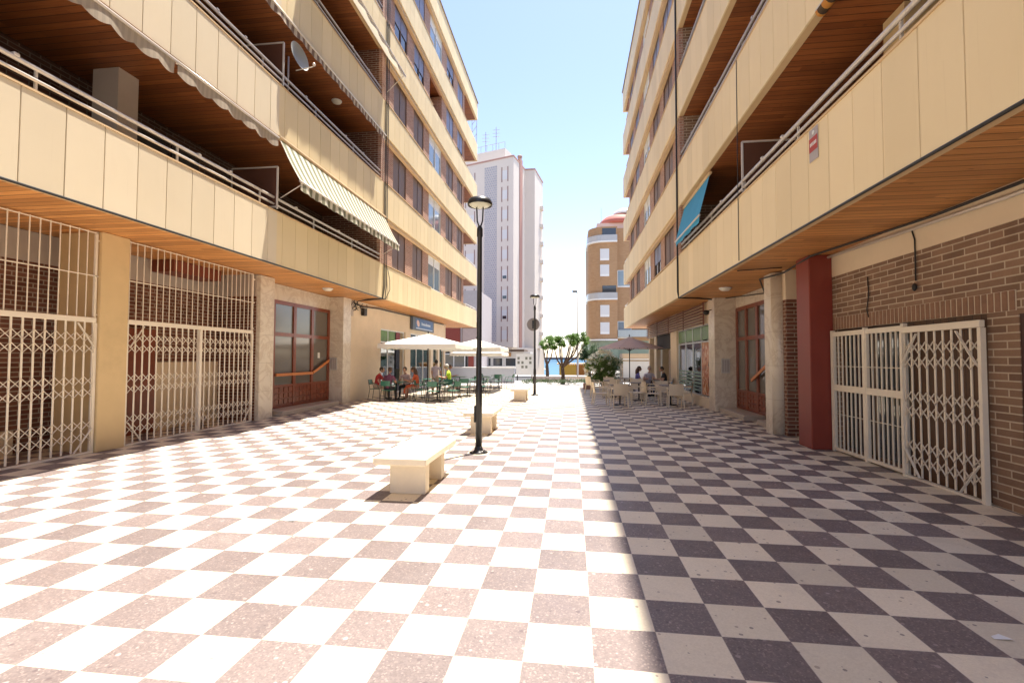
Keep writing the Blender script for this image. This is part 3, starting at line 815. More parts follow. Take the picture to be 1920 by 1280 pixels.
for (a, c) in ((7.76, 8.64), (8.70, 9.64)):
    f = MB()
    for y in (a, c): f.box(x-.025, x+.025, y-.03 if y == c else y, y if y == c else y+.03, .03, 2.22)
    for z0, z1 in ((.03,.08),(1.13,1.24),(2.14,2.22)): f.box(x-.024, x+.026, a+.03, c-.03, z0, z1)
    p = f.build('leaf_frame', m_gate, t)
    bb = MB(); n = 7
    for i in range(1, n):
        y = a+.03+(c-a-.06)*i/n
        bb.box(x-.01,x+.01,y-.01,y+.01,.08,1.13); bb.box(x-.01,x+.01,y-.01,y+.01,1.24,2.14)
    bb.box(x-.012,x-.002,a+.03,c-.03,.70,.71); bb.box(x-.012,x-.002,a+.03,c-.03,1.58,1.59)
    bb.build('bars', m_gate, p)
MB().box(x-.03,x+.03,7.70,7.76,.0,2.25).box(x-.03,x+.03,8.645,8.695,.0,2.25).box(x-.03,x+.03,9.645,9.70,0,2.25).build('post', m_gate, t)

# ------------------------------------------------------------------ awnings
def valance(mb, pts, h, scal=.35, amp=.06, wave=.0):
    """scalloped cloth strip hanging from a line of points (two end points)"""
    a, c = Vector(pts[0]), Vector(pts[1]); L = (c-a).length; n = max(6, int(L/.06))
    b0 = len(mb.v)
    for i in range(n+1):
        p = a.lerp(c, i/n); s = L*i/n
        hh = h + amp*abs(math.sin(PI*s/scal))
        ox = wave*math.sin(s*7)
        mb.v.append(tuple(p)); mb.v.append((p.x+ox, p.y, p.z-hh*.5)); mb.v.append((p.x+ox*1.6, p.y, p.z-hh))
    for i in range(n):
        for q in (0, 1):
            j = b0+i*3+q; mb.face([j, j+3, j+4, j+1], True)
    return mb
def awning(label, y0, y1, top, bot, matc, val=.2, tubez=None, group='awnings on the balconies', vmat=None, arms=True, scal=.35, amp=.05, sag=.04, rollmat=None):
    t = thing('awning', label, 'awning', (top[0], (y0+y1)/2, top[1]), 0, group)
    (xt, zt), (xb, zb) = top, bot
    L = math.hypot(xb-xt, zb-zt)
    if L > .12:
        m = MB(); b0 = 0; nu, nv = 40, 8
        for i in range(nu+1):
            y = y0+(y1-y0)*i/nu
            for j in range(nv+1):
                f = j/nv; m.v.append((xt+(xb-xt)*f, y, zt+(zb-zt)*f - sag*math.sin(PI*f) + .008*math.sin(i*1.3)*f))
        for i in range(nu):
            for j in range(nv):
                a = i*(nv+1)+j; m.face([a, a+nv+1, a+nv+2, a+1], True)
        m.build('canopy', matc, t)
    MB().tube([(xb, y0-.03, zb), (xb, y1+.03, zb)], .028, 8).build('front_bar', m_raill, t)
    MB().tube([(xt, y0-.03, zt-(.02 if rollmat else -.03)), (xt, y1+.03, zt-(.02 if rollmat else -.03))], .075 if rollmat is m_aw6 else .045, 12).build('roller', rollmat or m_slab, t)
    if val: valance(MB(), [(xb, y0, zb-.01), (xb, y1, zb-.01)], val, scal, amp, .012).build('valance', vmat or matc, t)
    if arms:
        for y in (y0+.1, y1-.1):
            d = 1 if xb > xt else -1
            MB().tube([(xt, y, zt-1.45), (xb, y, zb-.02)], .012, 6).build('arm', m_raill, t)
    return t
m_aw1 = stripe_mat('ecru_awning_cloth', (.52,.43,.32), (.45,.37,.28), .11, 'y')
m_aw2 = stripe_mat('green_and_white_stripes', (.82,.78,.62), (.20,.20,.11), .30, 'y', trans=.3)
m_aw3 = stripe_mat('brown_pattern_valance', (.66,.56,.42), (.20,.12,.08), .24, 'y')
m_aw4 = M('cream_awning_cloth', (.78,.70,.56), .8, .08, 2, trans=.3)
m_aw5, nt, b = nm('blue_awning_cloth'); k = N(nt); P, _ = k.pos()
k.l(k.mix(k.noise(P, 1.2, 4), (.02,.24,.44), (.05,.34,.55)), b.inputs['Base Color']); b.inputs['Roughness'].default_value = .8
m_aw6 = stripe_mat('orange_and_black_stripes', (.75,.33,.06), (.03,.025,.02), .22, 'y')
awning('rolled ecru awning with scalloped edge, nearest one under the second left balcony', 4.2, 7.5, (XL+.02,7.1), (XL+.14,7.04), m_aw1, .2, arms=False, scal=.42, amp=.07, rollmat=m_woodd)
awning('rolled ecru awning with scalloped edge beside the striped one on the left block', 7.56, 10.5, (XL+.02,7.1), (XL+.14,7.04), m_aw1, .2, arms=False, scal=.42, amp=.07, rollmat=m_woodd)
awning('green and white striped awning let down over the first left balcony', 10.72, 17.35, (XL+.03,7.12), (XL+.62,6.02), m_aw2, .2, scal=.3, amp=.03)
awning('brown and cream checked awning edge rolled up under the third left balcony', 8.6, 17.2, (XL+.03,10.32), (XL+.10,10.26), m_aw3, .17, arms=False, scal=.48, amp=.04, rollmat=m_woodd)
awning('cream awning half open under the fourth left balcony', 11.8, 17.5, (XL+.03,13.5), (XL+.75,12.72), m_aw4, .12, scal=.3, amp=.02)
awning('plain blue awning drawn down to the rail of the first right balcony', 12.75, 15.6, (XR+.12,6.52), (XR-.16,5.45), m_aw5, .16, arms=False, sag=0., amp=0)
awning('orange and black striped awning rolled under the second right balcony', 5.0, 6.95, (XR+.02,6.60), (XR-.03,6.60), m_aw6, .0, arms=False, rollmat=m_aw6)

# ------------------------------------------------------------------ things fixed to the facades
def glass_screen(label, x0, x1, y, z0, z1):
    t = thing('glass_screen', label, 'screen', (x0, y, z0))
    f = MB()
    for p, q in (((x0,y,z0),(x0,y,z1)), ((x1,y,z0),(x1,y,z1)), ((x0,y,z1),(x1,y,z1)), ((x0,y,z0+.05),(x1,y,z0+.05))): f.bar(p, q, .035)
    f.build('frame', m_raill, t)
    MB().box(min(x0,x1)+.02, max(x0,x1)-.02, y-.004, y+.004, z0+.06, z1-.02).build('pane', M('tinted_divider_glass_'+str(len(bpy.data.materials)), (.10,.045,.03), .15, .2, 1), t)
glass_screen('framed brown glass screen dividing the first left balcony', XL+.02, XL-1.2, 10.7, 5.36, 6.4)
glass_screen('framed brown glass screen beside the satellite dish on the second left balcony', XL-.05, XL-1.2, 10.95, 8.58, 9.7)
glass_screen('framed glass screen dividing the first right balcony', XR+.05, XR+1.2, 10.2, 5.16, 6.2)
t = thing('satellite_dish', 'pale round satellite dish with a receiver arm above the second left balcony rail', 'satellite dish', (XL+.05, 11.3, 8.85))
rot = Vector((.97,-.12,.20)).to_track_quat('Z','Y').to_matrix()
dm = MB(); pts = []
nr, na = 6, 24
for i in range(nr+1):
    r = .33*i/nr
    for kk in range(na):
        v = rot @ Vector((r*math.cos(2*PI*kk/na), r*1.08*math.sin(2*PI*kk/na), .10*(i/nr)**2)); dm.v.append((XL+.12+v.x, 11.25+v.y, 9.5+v.z))
for i in range(nr):
    for kk in range(na): dm.face([i*na+kk, i*na+(kk+1)%na, (i+1)*na+(kk+1)%na, (i+1)*na+kk], True)
dm.build('dish', M('dish_paint', (.27,.27,.24), .5, .15, 3), t)
MB().tube([(XL+.1,11.25,9.15),(XL+.5,11.25,9.2),(XL+.58,11.25,9.22)], .013, 6).ell((XL+.6,11.25,9.27),(.04,.04,.05)).build('receiver_arm', m_raill, t)
MB().tube([(XL-.08,11.2,8.6),(XL-.08,11.2,9.5)], .022, 8).build('mast', m_rail, t)
def clight(label, x, y, z):
    t = thing('ceiling_light', label, 'lamp', (x, y, z), 0, 'round ceiling lights under the balconies')
    MB().lathe([(.17,z),(.17,z-.02),(.16,z-.03)], x, y, 20).build('base_ring', m_wframe, t)
    MB().lathe([(.15,z-.03),(.14,z-.06),(.09,z-.085),(.0,z-.095)], x, y, 20).build('diffuser', M('opal_glass_'+str(len(bpy.data.materials)), (.75,.70,.60), .3, .02), t)
clight('round opal ceiling light above the left entrance door', -8.0, 14.7, 4.0)
clight('round opal ceiling light above the right entrance door', 4.3, 14.0, 3.72)
clight('round ceiling light inside the second left balcony', -7.9, 14.9, 10.40)
t = thing('banner_sign', 'small grey and red banner hung on the first right balcony parapet', 'sign', (XR-.01, 7.2, 4.75))
MB().box(XR-.012, XR-.006, 7.07, 7.31, 4.56, 5.03).build('banner', m_grey if False else M('banner_grey', (.40,.36,.37), .6, .1, 5), t)
MB().box(XR-.016, XR-.0125, 7.075, 7.305, 4.70, 4.90).build('red_band', M('banner_red', (.40,.05,.04), .6, .2, 20), t)
lt = MB()
for i in range(5): lt.box(XR-.019, XR-.0165, 7.10+i*.038, 7.122+i*.038, 4.78, 4.83)
lt.ell((XR-.014,7.19,4.965),(.004,.035,.03),10,6)
lt.build('print', m_wframe, t)
t = thing('shop_sign', 'long blue shop sign with a pale swirl above the left terrace', 'sign', (-8.5, 26.4, 3.6))
MB().cbox(-8.6,-8.46, 24.5, 28.4, 3.25, 3.95, .01).build('sign_box', M('sign_box_paint', (.10,.13,.18), .5), t)
MB().box(-8.459,-8.452, 24.95, 28.1, 3.32, 3.88).build('sign_face', m_blue, t)
lt = MB()
yy = 25.95
for i, w in enumerate((.16,.12,.13,.10,.14,.12,.06,.12,.13,.05,.12,.10,.13)):
    h = (.17 if i in (0, 6) else .12)
    lt.box(-8.451,-8.444, yy, yy+w*.72, 3.55, 3.55+h); yy += w*1.15
lt.build('lettering', m_signw, t)
MB().ell((-8.450,25.35,3.62),(.006,.26,.17),20,8,Matrix.Rotation(R(-25),3,'X')).build('swirl', M('sign_swirl', (.70,.52,.50), .4), t)
MB().box(-8.449,-8.446, 25.0, 28.05, 3.325, 3.37).build('lower_stripe', m_signw, t)
t = thing('security_camera', 'small black security camera on the marble corner of the right entrance', 'camera', (4.5, 16.5, 3.2))  # dome camera on a bracket, gives no light
MB().bar((4.62,16.5,3.35),(4.45,16.4,3.3),.03).build('bracket', m_blk, t)
MB().lathe([(.0,3.16),(.08,3.18),(.10,3.26),(.08,3.32),(0,3.33)], 4.42, 16.38, 14).build('dome', m_blk, t)

# ------------------------------------------------------------------ lamp posts
def lamp(label, x, y):
    t = thing('street_lamp', label, 'street lamp', (x, y, 0), 0, 'street lamps on the plaza')
    MB().lathe([(.17,0),(.17,.015),(.09,.03),(.075,.08),(.062,.12)], 0, 0, 20).build('base_plate', m_lamp, t, world=False)
    for a in range(4): MB().lathe([(.016,.015),(.016,.045),(.008,.05)], .125*math.cos(a*PI/2+.7), .125*math.sin(a*PI/2+.7), 6).build('bolt', m_alu, t, world=False)
    MB().lathe([(.062,.1),(.06,1.2),(.058,1.21),(.048,1.25),(.043,3.95),(.055,3.96),(.055,4.1),(.03,4.16)], 0, 0, 16).build('pole', m_lamp, t, world=False)
    MB().cbox(-.085,-.05,-.045,.045,.55,.85,.005).build('hatch', m_lamp, t, world=False)
    f = MB()
    for sx in (-1, 1): f.tube([(0,0,4.1),(sx*.05,0,4.25),(sx*.06,0,4.5),(sx*.06,0,4.62)], .014, 8)
    f.build('fork', m_lamp, t, world=False)
    h = MB().lathe([(.225,4.535),(.235,4.56),(.225,4.60),(.20,4.65),(.10,4.675),(0,4.68)], 0, 0, 32, cap=False)
    h.lathe([(.225,4.535),(.21,4.54),(.2,4.565)], 0, 0, 32, cap=False)
    hd = h.build('lamp_head', m_lamp, t, world=False)
    MB().lathe([(.0,4.50),(.08,4.503),(.16,4.52),(.21,4.56)], 0, 0, 32, cap=False).build('diffuser', M('lamp_glass_'+str(len(bpy.data.materials)), (.50,.50,.42), .2, .1), hd, world=False)
    return t
lamp('black street lamp with a round flat head nearest the camera, beside the first bench', -1.69, 8.55)
lamp('black street lamp with a round flat head standing farther back beside the last bench', -1.72, 21.97)
t = thing('round_road_sign', 'grey back of a round road sign on the farther lamp post', 'sign', (-1.79, 22.2, 3.3))
v = MB(); n = 24
for kk in range(2): v.v += [(-1.81+.3*math.cos(2*PI*i/n), 22.2+kk*.012, 3.30+.3*math.sin(2*PI*i/n)) for i in range(n)]
v.face(list(range(n))); v.face(list(range(2*n-1, n-1, -1)))
for i in range(n): v.face([i, n+i, n+(i+1)%n, (i+1)%n])
v.build('disc', M('sign_back_metal', (.23,.20,.19), .5, .1, 3, metal=.3), t)
MB().tube([(-1.72,22.05,3.3),(-1.81,22.2,3.3)], .015, 6).box(-1.86,-1.76,22.17,22.199,3.1,3.5).build('clamp', m_lamp, t)
# tall road lamp beyond the plaza
t = thing('road_lamp', 'tall slender grey road lamp rising behind the tree by the beach', 'street lamp', (.42, 36.2, 0))
MB().lathe([(.09,0),(.07,.3),(.045,6.75)], .42, 36.2, 12).build('pole', m_grey, t)
MB().cbox(.02,.38,36.0,36.3,6.72,6.86,.03).tube([(.42,36.2,6.6),(.3,36.2,6.78)], .03, 6).build('lamp_head', m_lamp, t)

# ------------------------------------------------------------------ benches
def bench(y0, label):
    t = thing('stone_bench', label, 'bench', (-2.08, y0, 0), 0, 'cream stone benches in line')
    MB().cbox(-.335,.335,0,1.5,.41,.506,.014).build('seat', m_bench, t, world=False)
    for yy in (.28, 1.02):
        MB().cbox(-.225,.245,yy,yy+.16,.0,.4095,.006).build('leg', m_bench, t, world=False)
    return t
bench(5.57, 'nearest cream stone bench on two slab legs')
bench(10.40, 'cream stone bench half behind the nearest lamp post')
bench(18.55, 'small looking farthest cream stone bench beside the second lamp post')

# ------------------------------------------------------------------ terrace furniture
def metal_chair():
    t = thing('terrace_chair', 'x', 'chair', (0,0,0), 0, 'green chairs on the left terrace')
    MB().cbox(-.21,.21,-.2,.21,.435,.455,.008).build('seat', m_grn, t)
    b = MB(); n = 8
    for i in range(n+1):
        a = (i/n-.5)*1.7; x = .24*math.sin(a)*1.0; y = -.20-.05*math.cos(a)
        for z in (.62, .82): b.v.append((x, y-(z-.45)*.12, z))
    for i in range(n): b.face([i*2, i*2+2, i*2+3, i*2+1], True)
    for i in range(n+1):
        a = (i/n-.5)*1.7; x = .24*math.sin(a); y = -.215-.05*math.cos(a)
        for z in (.62, .82): b.v.append((x, y-(z-.45)*.12, z))
    o = (n+1)*2
    for i in range(n): b.face([o+i*2+1, o+i*2+3, o+i*2+2, o+i*2], True)
    b.build('backrest', m_grn, t)
    for sx in (-1, 1):
        MB().tube([(sx*.2,.2,.44),(sx*.23,.24,0)], .011, 6).build('leg', m_lamp, t)
        MB().tube([(sx*.19,-.285,.82),(sx*.2,-.2,.44),(sx*.23,-.27,0)], .011, 6).build('leg', m_lamp, t)
        MB().tube([(sx*.2,-.25,.66),(sx*.26,-.1,.67),(sx*.26,.12,.66),(sx*.21,.19,.44)], .011, 6).build('armrest', m_grn, t)
    return t
def resin_chair():
    t = thing('terrace_armchair', 'x', 'chair', (0,0,0), 0, 'beige armchairs on the right terrace')
    MB().cbox(-.24,.24,-.22,.24,.42,.45,.01).build('seat', m_beige, t)
    b = MB(); n = 8
    for side in (0, 1):
        for i in range(n+1):
            x = -.24+.48*i/n; y = -.22-.03*math.cos((i/n-.5)*PI) - side*.018
            for z in (.45, .62, .84): b.v.append((x*(1+.05*(z-.45)), y-(z-.45)*.16, z))
    for side in (0, 1):
        o = side*(n+1)*3
        for i in range(n):
            for q in (0, 1):
                f = [o+i*3+q, o+i*3+3+q, o+i*3+4+q, o+i*3+1+q]; b.face(f if side == 0 else f[::-1], True)
    b.build('backrest', m_beige, t)
    for sx in (-1, 1):
        MB().bar((sx*.23,.22,.66),(sx*.25,.25,0),.035).build('leg', m_beige, t)
        MB().bar((sx*.235,-.235,.45),(sx*.26,-.30,0),.035).build('leg', m_beige, t)
        MB().bar((sx*.245,-.26,.66),(sx*.24,.235,.665),.045,.03).build('armrest', m_beige, t)
    return t
def table(kind, label, loc, group):
    t = thing('terrace_table', label, 'table', (0,0,0), 0, group)
    mt = m_alu if kind == 'sq' else m_beige
    MB().cbox(-.36,.36,-.36,.36,.715,.74,.008).build('tabletop', M('green_table_top', (.16,.27,.22), .3) if kind == 'gr' and False else (m_grn if kind == 'gr' else m_int if kind == 'ta' else m_alu), t)
    MB().lathe([(.028,.03),(.028,.715)], 0, 0, 10).build('column', m_lamp, t)
    f = MB()
    for a in range(4): f.bar((0,0,.035), (.3*math.cos(a*PI/2+PI/4), .3*math.sin(a*PI/2+PI/4), .012), .05, .022)
    f.build('foot', m_lamp, t)
    t.location = loc
    return t
gch = metal_chair(); rch = resin_chair()
used = {'g': False, 'r': False}
def chair(kind, x, y, rz, label):
    src = gch if kind == 'g' else rch
    if not used[kind]:
        used[kind] = True; src.location = (x, y, 0); src.rotation_euler = (0,0,rz); src['label'] = label; return src
    return dup(src, (x, y, 0), rz, label)
D = R
gtables = [((-7.15,18.75), 'green table crowded by seated people next to the plaster wall'),
           ((-5.35,18.5), 'green table in front row of the left terrace, no one sitting at it'),
           ((-6.5,21.6), 'green table behind the first parasol by the shop window'),
           ((-4.75,21.3), 'green table beside the edge of the terrace, left of the nearest lamp post'),
           ((-5.9,24.6), 'green table under the second parasol near the shop door'),
           ((-4.55,24.2), 'green table seen just right of the nearest lamp post'),
           ((-4.2,26.9), 'farthest green table at the street end of the left terrace')]
for i, ((x, y), lb) in enumerate(gtables): table('gr', lb, (x, y, 0), 'green tables on the left terrace')
gch_l = [(-8.0,18.75,-90,'green chair against the plaster wall under the person in red'),(-7.2,18.0,0,'green chair with its back to the camera at the crowded table'),
  (-6.3,18.85,95,'green chair under the person in the orange red dress'),(-7.0,19.55,180,'green chair behind the crowded table facing the camera'),
  (-5.95,18.35,-80,'green chair left of the empty front table'),(-5.3,17.8,5,'front green chair turned away at the empty front table'),
  (-4.65,18.2,60,'front green chair angled at the terrace corner near the second bench'),(-5.2,19.3,178,'green chair behind the empty front table'),
  (-7.1,21.5,-92,'green chair nearest the shop window behind the first parasol pole'),(-5.75,21.9,100,'green chair under the person in lime green'),(-6.4,22.4,175,'green chair tucked at the rear of the window table'),
  (-5.3,20.9,-70,'green chair left of the table by the terrace edge'),(-4.7,20.5,8,'green chair with its back to the camera just left of the lamp post'),(-4.05,21.1,85,'green chair on the sunlit edge, left of the post'),
  (-6.5,24.5,-85,'green chair under the person in orange'),(-5.2,24.9,110,'green chair at the rear table below the second parasol'),(-4.6,23.4,-5,'green chair seen right of the lamp post facing the shops'),
  (-3.95,24.1,92,'green chair on the outer edge right of the lamp post'),(-4.1,26.1,10,'farthest green chair turned to the street'),(-3.55,26.8,80,'outermost green chair near the pale wall'),(-4.85,26.9,-88,'green chair at the far table on the shop side')]
for (x, y, a, lb) in gch_l: chair('g', x, y, D(a), lb)
rtables = [((3.6,18.15),'small table between the two nearest beige armchairs'),((1.75,17.95),'small table in front of the beige chair near the shade edge'),
  ((2.7,19.9),'low table left of the cream column on the right terrace'),((1.75,21.6),'table beside the flowering bush'),((3.6,22.4),'table where two people sit on the right terrace'),((2.6,24.2),'table at the foot of the taupe parasol')]
for (x, y), lb in rtables: table('ta', lb, (x, y, 0), 'small tables on the right terrace')
rch_l = [(2.95,18.05,-90,'beige armchair in profile left of the nearest right table'),(3.6,17.35,-4,'nearest beige armchair with its back to the camera by the shop window'),(4.2,18.6,75,'beige armchair close to the frosted shop glass'),
  (3.5,19.0,185,'beige armchair behind the nearest right table'),(1.65,17.15,6,'beige armchair with its back to the camera near the shade edge'),(1.05,17.9,-85,'beige armchair in profile at the edge of the sunlight'),
  (2.4,18.4,100,'beige armchair facing left between two tables'),(2.1,19.8,-95,'beige armchair left of the low table'),(3.3,20.2,80,'beige armchair right of the low table'),(2.75,20.8,170,'beige armchair behind the low table'),
  (1.1,21.4,-90,'beige armchair at the shade edge in front of the bush'),(1.8,20.9,5,'beige armchair turned away in front of the bush'),(2.4,21.9,88,'beige armchair right of the table by the bush'),(1.7,22.4,180,'beige armchair backed against the bush'),
  (2.95,22.3,-90,'beige armchair under the person in purple and blue'),(4.25,22.5,90,'beige armchair under the person in black'),(2.0,24.1,-85,'beige armchair left of the parasol foot'),(1.0,23.4,-60,'farthest beige armchair beside the planter')]
for (x, y, a, lb) in rch_l: chair('r', x, y, D(a), lb)

# things on tables
def glass_on(x, y, z, label):
    t = thing('drinking_glass', label, 'glass', (x, y, z), 0, 'glasses on the terrace tables')
    MB().lathe([(.028,0),(.034,.12),(.031,.12),(.026,.01),(0,.01)], 0, 0, 10, cap=False).build('tumbler', m_lglass, t, world=False)
glass_on(-7.1,18.6,.74,'tumbler on the crowded green table'); glass_on(-5.3,18.6,.74,'tumbler on the empty front green table'); glass_on(3.65,18.2,.74,'tumbler on the table between the nearest beige armchairs')
def napkin(x, y, z, label):
    t = thing('napkin_holder', label, 'napkin holder', (x, y, z), 0, 'napkin holders')
    MB().box(-.06,.06,-.03,-.025,0,.1).box(-.06,.06,.025,.03,0,.1).box(-.06,.06,-.03,.03,0,.006).build('holder', m_alu, t, world=False)
    MB().box(-.055,.055,-.022,.022,.008,.11).build('napkins', m_wframe, t, world=False)
napkin(-5.5,18.4,.74,'napkin holder on the empty front green table'); napkin(1.8,17.9,.74,'napkin holder on the table near the shade edge')

# ------------------------------------------------------------------ parasols
def parasol(label, x, y, zp, ze, half, val, matc, sq=True, group=None):
    t = thing('parasol', label, 'parasol', (x, y, 0), 0, group)
    n = 4 if sq else 8
    c = MB(); pr = MB()
    cor = []
    for i in range(n):
        a = PI/4+i*2*PI/n if sq else PI/8+i*2*PI/n
        r = half*math.sqrt(2) if sq else half
        cor.append((r*math.cos(a), r*math.sin(a)))
    K = 10; J = 8
    for i in range(n):
        p, q = cor[i], cor[(i+1)%n]
        b0 = len(c.v)
        for j in range(J+1):
            f = j/J
            for kq in range(K+1):
                g = kq/K; ex = p[0]+(q[0]-p[0])*g; ey = p[1]+(q[1]-p[1])*g
                dr = .06*math.sin(PI*g)*f if not sq else .04*math.sin(PI*g)*f
                zz = zp+(ze-zp)*(f**.92) - dr*.5
                c.v.append((ex*f, ey*f, zz))
        for j in range(J):
            for kq in range(K):
                a = b0+j*(K+1)+kq; c.face([a, a+K+1, a+K+2, a+1], True)
        if val:
            b0 = len(c.v)
            for kq in range(K+1):
                g = kq/K; ex = p[0]+(q[0]-p[0])*g; ey = p[1]+(q[1]-p[1])*g
                dr = .04*math.sin(PI*g)*.5 if sq else .03*math.sin(PI*g)
                c.v.append((ex, ey, ze-dr)); c.v.append((ex*1.004, ey*1.004, ze-dr-val-.015*math.sin(kq*2.1)))
            for kq in range(K): a = b0+kq*2; c.face([a, a+1, a+3, a+2], True)
    c.build('canopy', matc, t, world=False)
    MB().lathe([(.025,.1),(.025,zp+.06),(.04,zp+.07),(.0,zp+.14)], 0, 0, 10).build('pole', m_lamp, t, world=False)
    MB().lathe([(.30,0),(.30,.06),(.06,.09),(.04,.3)], 0, 0, 20).build('base', m_grey, t, world=False)
    for (a, bq) in cor:
        MB().tube([(a*.99,bq*.99,ze-.03),(a*.45,bq*.45,zp+(ze-zp)*.45-.03),(0,0,zp-.04)], .012, 5).build('rib', m_lamp, t, world=False)
        MB().tube([(a*.45,bq*.45,zp+(ze-zp)*.45-.04),(0,0,ze-.15)], .01, 5).build('strut', m_lamp, t, world=False)
    return t
G1 = 'white square parasols over the left terrace'
parasol('white square parasol nearest, over the crowded left terrace tables', -6.15, 19.8, 2.75, 2.28, 1.6, .17, m_white, True, G1)
parasol('white square parasol farther back, partly behind the nearest lamp post', -5.0, 24.6, 2.72, 2.25, 1.5, .18, m_white, True, G1)
parasol('lower white square parasol at the street end of the left terrace', -5.45, 28.0, 2.35, 2.02, 1.5, .17, m_white, True, G1)
parasol('dusty pink octagonal parasol over the right terrace', 3.05, 26.0, 2.88, 2.26, 1.85, .0, m_taupe, False)

# ------------------------------------------------------------------ people
m_skin = M('skin', (.50,.28,.19), .55, .05, 5); m_skin2 = M('tanned_skin', (.38,.19,.115), .55, .05, 5)
m_eye = M('dark_eye', (.02,.015,.01), .3)
hairs = {'dark': M('dark_hair', (.02,.014,.01), .6, .3, 30), 'brown': M('brown_hair', (.07,.035,.018), .6, .3, 30), 'grey': M('grey_hair', (.40,.38,.36), .7, .15, 30), 'blond': M('fair_hair', (.34,.22,.10), .6, .25, 30)}
def cloth(name, c, var=.12, sc=8): return M(name, c, .85, var, sc)
def person(label, x, y, rz, pose, top, legs, shoes, hair, sk, lean=.0, long_hair=False, short_sleeve=True, sc=1., turn=0., z=0, reach=.38, skirt=False):
    if pose == 'sit':
        hip = Vector((0,-.02,.53)); kz = .52
        knee = [Vector((s*.13,.42,kz)) for s in (-1,1)]; ank = [Vector((s*.14,.44,.09)) for s in (-1,1)]; toe = [Vector((s*.15,.62,.035)) for s in (-1,1)]
    else:
        hip = Vector((0,0,.92)); knee = [Vector((s*.11,.03,.50)) for s in (-1,1)]; ank = [Vector((s*.11,-.02,.08)) for s in (-1,1)]; toe = [Vector((s*.13,.17,.035)) for s in (-1,1)]
    L = lambda d, h, xx=0: hip + Vector((xx, d+math.sin(lean)*h, math.cos(lean)*h))
    belly, chest, neck, head0, head1 = L(.0,.18), L(.0,.38), L(.01,.53), L(.03,.60), L(.05,.72)
    sh = [L(0,.46,s*.185) for s in (-1,1)]
    el = [sh[i]+Vector((s*.06,.10,-.25)) for i, s in enumerate((-1,1))]
    wr = [Vector((s*.13, sh[0].y+reach, max(.79 if pose == 'sit' else .95, hip.z+.2))) for s in (-1,1)]
    if pose == 'stand': wr = [sh[i]+Vector((s*.07,.17,-.46)) for i, s in enumerate((-1,1))]
    V = []; E = []; RR = []
    def nv(p, r): V.append(tuple(p)); RR.append(r); return len(V)-1
    segs = []
    def ed(a, b, mi): E.append((a, b)); segs.append((Vector(V[a]), Vector(V[b]), mi))
    h = nv(hip, .135); be = nv(belly, .125); ch = nv(chest, .145); nk = nv(neck, .055); hd = nv(head0, .06)
    ed(h, be, 1); ed(be, ch, 1); ed(ch, nk, 1); ed(nk, hd, 0)
    for i in (0, 1):
        s = (-1, 1)[i]
        hj = nv(hip+Vector((s*.10,.03,-.02)), .095); kn = nv(knee[i], .062); cm = nv(knee[i].lerp(ank[i], .3), .055); an = nv(ank[i], .036); to = nv(toe[i], .032)
        ed(h, hj, 2); ed(hj, kn, 2); ed(kn, cm, 2 if not skirt else 0); ed(cm, an, 2 if not skirt else 0); ed(an, to, 3)
        sj = nv(sh[i], .058); mm = nv(sh[i].lerp(el[i], .5), .048); ej = nv(el[i], .040); w = nv(wr[i], .026)
        pd = (wr[i]-el[i]).normalized(); pa = nv(wr[i]+pd*.07, .030)
        ed(ch, sj, 1); ed(sj, mm, 1); ed(mm, ej, 1 if not short_sleeve else 0); ed(ej, w, 0); ed(w, pa, 0)
    me = bpy.data.meshes.new('tmp'); me.from_pydata(V, E, [])
    ob = bpy.data.objects.new('tmp', me); COL.objects.link(ob)
    md = ob.modifiers.new('s', 'SKIN')
    for i, r in enumerate(RR):
        sv = me.skin_vertices[0].data[i]; sv.radius = (r, r*(.78 if i in (0,1,2) else 1)); sv.use_root = (i == 0)
    sd = ob.modifiers.new('u', 'SUBSURF'); sd.levels = 2
    dg = bpy.context.evaluated_depsgraph_get(); em = bpy.data.meshes.new_from_object(ob.evaluated_get(dg))
    bpy.data.objects.remove(ob); 
    mb = MB(); mb.v = [tuple(v.co) for v in em.vertices]
    for p in em.polygons:
        c = p.center; best = 9; mi = 0
        for a, b2, k2 in segs:
            ab = b2-a; tt = max(0, min(1, (c-a).dot(ab)/max(ab.length_squared, 1e-9))); d = (c-(a+ab*tt)).length
            if k2 == 1 and (b2-a).length > .0: d *= .95
            if d < best: best = d; mi = k2
        mb.cur = mi; mb.face(list(p.vertices), True)
    # fingers and thumb
    mb.cur = 0
    for i in (0, 1):
        pd = (wr[i]-el[i]).normalized(); side = pd.cross(Vector((0,0,1))).normalized(); p0 = wr[i]+pd*.085
        for q, ln in enumerate((.062,.072,.068,.052)):
            a = p0+side*(q-1.5)*.019
            mb.tube([a-pd*.02, a+pd*ln*.5+Vector((0,0,-.004)), a+pd*ln*.9+Vector((0,0,-.022))], [.0085,.008,.006], 6)
        sg = 1 if i == 0 else -1
        a = wr[i]+pd*.045+side*sg*.028
        mb.tube([a-side*sg*.01, a+side*sg*.022+pd*.025, a+side*sg*.026+pd*.05], [.011,.0095,.007], 6)
    # head with face, turned on the neck
    rot = Matrix.Rotation(turn, 3, 'Z') @ Matrix.Rotation(-lean*.5, 3, 'X')
    hc = head1
    hm = MB(); hm.ell((0,0,0), (.074,.094,.115), 16, 12)
    hm.v = [(vx*(1 - .28*max(0, -vz/.115)), vy + (.012 if vz < -.02 else 0), vz) for vx, vy, vz in hm.v]
    hm.tube([(0,.088,.02),(0,.112,-.018),(0,.096,-.03)], [.008,.015,.01], 6)
    for s in (-1,1): hm.ell((s*.076,-.004,-.005), (.012,.022,.032), 8, 6)
    hm.cur = 4
    for s in (-1,1): hm.ell((s*.03,.084,.012), (.012,.008,.007), 8, 6)
